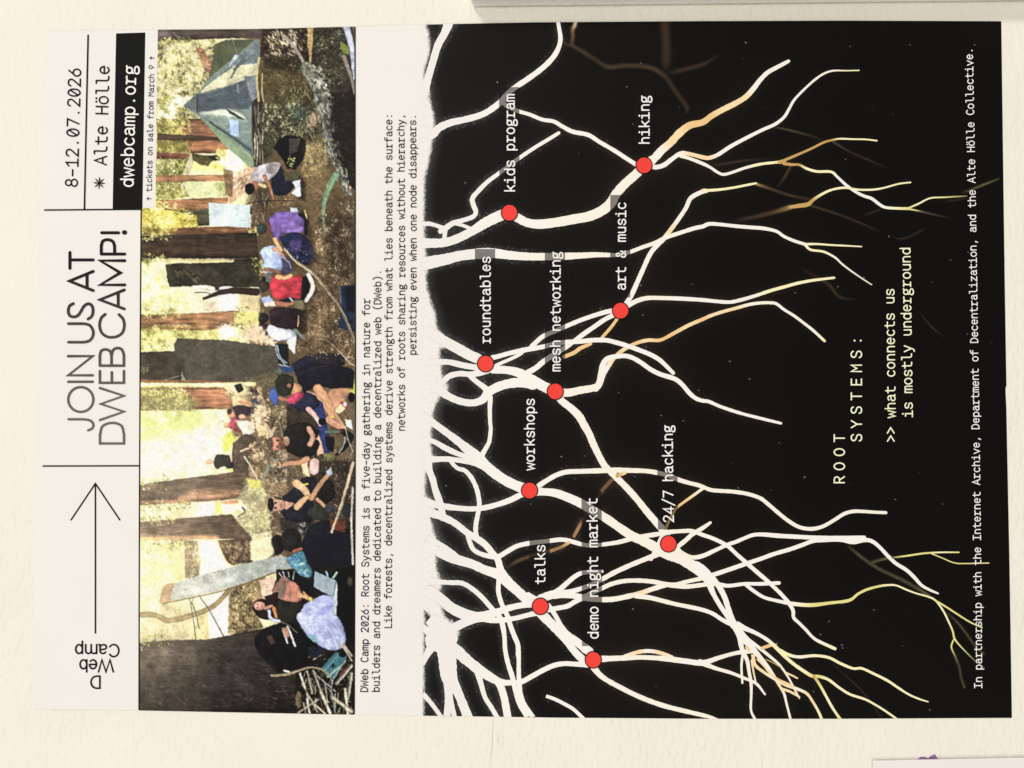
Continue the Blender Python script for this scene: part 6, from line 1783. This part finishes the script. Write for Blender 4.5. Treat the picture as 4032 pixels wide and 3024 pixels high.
fill(T4, "1095 580,1120 525,1200 535,1310 545,1300 600,1262 640,1250 720,1160 700,1110 660", (48, 44, 40), ('i', .2), smooth=True)
blob(T4, 1195, 485, 12, 14, (210, 160, 140))
line(T4, "1275 480,1330 500,1375 520", 34, (204, 150, 100), w2=30)
for s in ("1330 505,1275 470", "1345 495,1310 460", "1300 500,1270 490"):
    line(T4, s, 12, (214, 160, 112))
line(T4, "1362 505,1378 535", 14, (204, 220, 70))
# laptop, bright shirt, shadows
fill(T4, "1560 280,1714 260,1714 900,1650 880,1640 760,1600 660,1560 620,1590 540,1570 360", (20, 19, 18), ('i', .3))
fill(T4, "1400 296,1565 368,1545 505,1392 420", (150, 166, 176), ('i', .1), warp=.3)
fill(T4, "1548 500,1570 372,1580 400,1570 640,1550 640", (176, 186, 190))
line(T4, "1490 300,1505 340", 12, (150, 180, 220))
line(T4, "1545 350,1575 305", 14, (160, 206, 170))
blob(T4, 1680, 380, 26, 40, (74, 70, 52), soft=5)
fill(T4, "1168 205,1230 165,1300 140,1325 175,1345 240,1388 300,1360 348,1290 330,1225 270", (88, 142, 168), ('i', .3), smooth=True)
dabs(T4, "1190 200,1300 150,1370 300,1340 340,1240 280", 120, [(196, 214, 226), (50, 96, 150), (110, 160, 120), (60, 116, 140)], (0.8, 1.9))
# the great trunk and the seated dark figures at its foot
fill(T4, "18 862,280 838,560 832,720 802,850 775,1000 745,1060 730,1180 800,1260 1000,1290 1200,1262 1418,18 1396", (62, 52, 46), ('b', .45, 'i', .2))
fill(T4, "18 862,330 840,420 980,180 1060,18 1060", (110, 90, 76), ('b', .35), soft=60, alpha=.75)
fill(T4, "600 900,1200 900,1260 1410,400 1410", (44, 38, 36), ('b', .4), soft=50, alpha=.6)
dabs(T4, "100 900,900 880,1200 1200,1200 1380,100 1360", 420, [(86, 78, 72), (44, 38, 35), (100, 94, 88), (70, 60, 52)], (0.6, 1.6), 4.0, (10, 40), (0.2, 0.6))
fill(T4, "925 810,1050 725,1200 700,1270 740,1330 800,1400 870,1420 920,1350 1050,1250 1078,1120 1090,1000 1000,940 910", (27, 25, 29), ('i', .2), smooth=True)
line(T4, "940 800,920 860,970 960,1100 1070", 5, (84, 76, 70), alpha=.7)
fill(T4, "1025 810,1060 800,1090 860,1050 880", (90, 66, 54), soft=3)
line(T4, "1185 735,1215 800,1245 885", 15, (206, 212, 222))
line(T4, "1150 760,1170 810,1185 860", 12, (200, 206, 214))
fill(T4, "1140 745,1190 740,1205 810,1170 820", (170, 126, 104), soft=3)
line(T4, "1130 690,1190 720,1260 780", 8, (120, 110, 90))
line(T4, "1395 900,1355 975", 12, (206, 120, 80))
fill(T4, "1350 900,1450 890,1480 930,1420 980,1360 990", (40, 44, 60), soft=3)
# branch heap in the corner with the teal crate
fill(T4, "1250 1090,1340 1030,1450 960,1540 930,1712 860,1712 1440,1262 1430,1245 1250", (38, 35, 30), ('i', .4), soft=2)
dabs(T4, "1270 1100,1450 1000,1700 900,1700 1420,1270 1420", 300, [(92, 86, 70), (24, 22, 20), (140, 132, 106)], (0.6, 1.5), 3.0, (0, 180))
blob(T4, 1275, 1310, 26, 70, (132, 112, 82), ('i', .4))
fill(T4, "1452 1062,1568 932,1655 950,1640 1010,1560 1142,1500 1130", (66, 122, 136), ('i', .2))
line(T4, "1480 1080,1580 960", 6, (120, 170, 180))
blob(T4, 1620, 950, 30, 24, (20, 22, 24))
fill(T4, "1525 1040,1550 1020,1560 1050,1535 1060", (30, 60, 70))
STK = [((1285, 1100), (1350, 1290)), ((1300, 1180), (1420, 1400)), ((1340, 1080), (1380, 1260)), ((1390, 1080), (1450, 1250)), ((1450, 1250), (1520, 1410)),
       ((1270, 1410), (1430, 1300)), ((1540, 1290), (1690, 1400)), ((1570, 1180), (1690, 1040)), ((1500, 1130), (1640, 1010)), ((1630, 880), (1690, 960)),
       ((1600, 850), (1690, 1000)), ((1660, 1300), (1690, 1100)), ((1340, 1300), (1360, 1410)), ((1480, 1180), (1500, 1330)), ((1560, 1260), (1560, 1410)),
       ((1420, 1120), (1560, 1240)), ((1640, 1230), (1660, 1420)), ((1310, 1330), (1330, 1415)), ((1395, 1340), (1480, 1415))]
for k, (a, b) in enumerate(STK):
    w = (16, 12, 10, 22, 26, 14, 28, 26, 8, 22, 12, 24, 14, 10, 8, 12, 20, 10, 16)[k]
    line(T4, [a, b], w, [(196, 190, 166), (150, 140, 118), (176, 160, 130), (128, 124, 112)][k % 4], alpha=.95)
    line(T4, [(a[0] + 4, a[1] + 4), (b[0] + 4, b[1] + 4)], w * .25, (232, 228, 210), alpha=.7)
for k in range(60):
    x, y = prng.uniform(1280, 1700), prng.uniform(1060, 1420)
    an = prng.uniform(0.5, 2.2)
    ln = prng.uniform(20, 90)
    line(T4, [(x, y), (x + ln * math.cos(an), y + ln * math.sin(an))], prng.uniform(3, 7), [(206, 198, 172), (120, 110, 92), (22, 20, 18), (170, 150, 122)][k % 4], alpha=.85)
line(T4, "1060 1118,1180 1110,1270 1080,1360 1055,1440 1065,1510 1110,1540 1180", 20, (152, 136, 106), w2=10)
line(T4, "1160 1080,1200 1090", 14, (226, 206, 180))
line(T4, "1640 1000,1580 1090,1530 1200,1560 1400", 9, (140, 150, 146))
line(T4, "1600 1110,1650 1060", 14, (140, 50, 50))
# light haze pouring in from the upper left of the picture
hz = np.exp(-(((CX - 10) / 150) ** 2 + ((CY - (2330 - QY) * QK) / 260) ** 2))[..., None] * 0.30
pic[:] = pic * (1 - hz) + np.array((250, 238, 200)) * hz
hz = np.exp(-(((CX - 60) / 170) ** 2 + ((CY - (1760 - QY) * QK) / 170) ** 2))[..., None] * 0.14
pic[:] = pic * (1 - hz) + np.array((246, 240, 210)) * hz
# leaf sprays hanging across the trunks
for tl_, s_, n_ in ((T2, "30 400,220 400,260 470,30 480", 90), (T2, "30 830,360 820,360 905,30 915", 120), (T2, "30 960,420 960,420 1030,30 1040", 120), (T1, "30 1580,300 1560,260 1690,30 1700", 130),
                    (T3, "20 960,260 930,260 1040,20 1060", 60), (T3, "20 1140,420 1120,420 1210,20 1230", 110), (T3, "20 1270,300 1250,300 1330,20 1350", 70), (T3, "20 1450,460 1450,420 1540,20 1530", 130),
                    (T4, "20 800,300 790,300 880,20 900", 70), (T1, "160 730,420 720,420 800,160 800", 110), (T1, "160 100,420 90,420 150,160 160", 90), (T2, "760 820,880 820,900 1000,760 1000", 130),
                    (T3, "30 240,380 240,440 330,30 330", 120), (T2, "900 430,1000 440,1010 560,930 560", 50)):
    dabs(tl_, s_, n_, [(214, 206, 110), (150, 146, 74), (236, 228, 150), (110, 108, 58)], (0.7, 1.5), 2.6, (10, 70), (.35, .8))
# sun and shade on the floor of the clearing
fill(T2, "1330 60,1470 40,1500 500,1490 1000,1400 1220,1320 1000,1400 600", (172, 138, 98), ('i', .5, 'g', .6), soft=16, alpha=.30, warp=4)
fill(T2, "1520 100,1720 60,1720 640,1560 620,1500 400", (58, 47, 38), ('i', .5, 'g', .5), soft=18, alpha=.40, warp=4)
fill(T2, "1500 1000,1600 1000,1560 1290,1400 1290", (70, 56, 44), ('i', .5), soft=16, alpha=.35, warp=4)
fill(T1, "1500 560,1716 540,1716 1180,1600 1100,1530 900", (34, 28, 23), ('i', .5), soft=14, alpha=.45, warp=4)
fill(T1, "1300 900,1450 880,1500 1300,1330 1320", (186, 158, 100), ('i', .6, 'g', .6), soft=14, alpha=.28, warp=4)
dabs(T2, "1410 90,1700 80,1580 630,1575 1000,1700 1060,1700 1280,1330 1200,1330 830,1400 700", 900, [(52, 43, 36), (96, 78, 58), (150, 126, 96), (226, 206, 170)], (0.5, 1.1), 2.0, (60, 120))
# light from the open valley spilling over the edges of everything in front of it
hl = np.clip(pic - 165, 0, None)
sp1 = np.stack([blur(hl[..., k], 4) for k in range(3)], -1)
sp2 = np.stack([blur(hl[..., k], 14) for k in range(3)], -1)
pic[:] = pic + sp1 * 0.12 + sp2.mean(2, keepdims=True) * 0.30 * np.array((1.0, 0.97, 0.84))
pic[:] = np.minimum(pic, 262)
sft = np.stack([blur(pic[..., k], 1) for k in range(3)], -1)
pic[:] = pic * 0.45 + sft * 0.55
# crispness of a sharpened print
soft_ = np.stack([blur(pic[..., k], 2) for k in range(3)], -1)
pic[:] = np.clip(pic + 0.55 * (pic - soft_), 0, 255)
# uneven tone of the real picture: soft clumps down to leaf-sized mottling
OV = ((fade_noise(QH, QW, 14, 41) - 0.5) * 0.16 + (fade_noise(QH, QW, 6, 42) - 0.5) * 0.12 + (fade_noise(QH, QW, 2.2, 43) - 0.5) * 0.16)
lum = pic.mean(2, keepdims=True)
pic[:] = lum + (pic - lum) * 0.86
lum = pic.mean(2, keepdims=True)
curve = np.interp(lum, [0, 40, 90, 150, 205, 235, 255], [4, 30, 82, 156, 222, 248, 255])
pic[:] = pic * (curve / np.maximum(lum, 1))
pic *= (1 + OV)[..., None]
# print grain
pic *= (1 + 0.10 * (prng.random((QH, QW)) - 0.5) + 0.06 * (prng.random((QH, QW)) - 0.5))[..., None]
# black keyline left and right of the picture
albedo = np.clip(lin(np.clip(pic, 0, 255)) * 1.0 - 0.004, 0.003, 0.85)

PL = np.array([(100, 622.5), (300, 619), (818, 612), (819, 560), (826, 559), (1345, 555), (1500, 554), (2000, 551.5), (2400, 550.5), (2800, 550.5)], float)
xpl = lambda y: np.interp(y, PL[:, 0], PL[:, 1])
xpr = lambda y: np.interp(y, [105, 1500, 2815], [1396.5, 1399.5, 1393.5])
XY = region(xpl, xpr, 440, 1340)
P = sheet_pts(XY.reshape(-1, 2), 1).reshape(1340, 440, 3)
grid_obj("photo_print", P, m_print, poster, sample(albedo, QX, QY, QK, XY))
for xs, ys in (((398.5 + 1000, 401.5 + 1000, 395.5 + 1000), (107, 1500, 2811)),):
    t = np.linspace(0, 1, 60)
    y = ys[0] + (ys[2] - ys[0]) * t
    ink = Ink()
    ink.ribbon(np.c_[np.interp(y, ys, xs), y], 4.6, cap=False)
    ink.build("rule_line", 2, m_ink, poster)
y = np.linspace(826, 2794, 60)
ink = Ink()
ink.ribbon(np.c_[np.interp(y, PL[4:, 0], PL[4:, 1]) - 1.0, y], 5.0, cap=False)
ink.build("rule_line", 2, m_ink, poster)
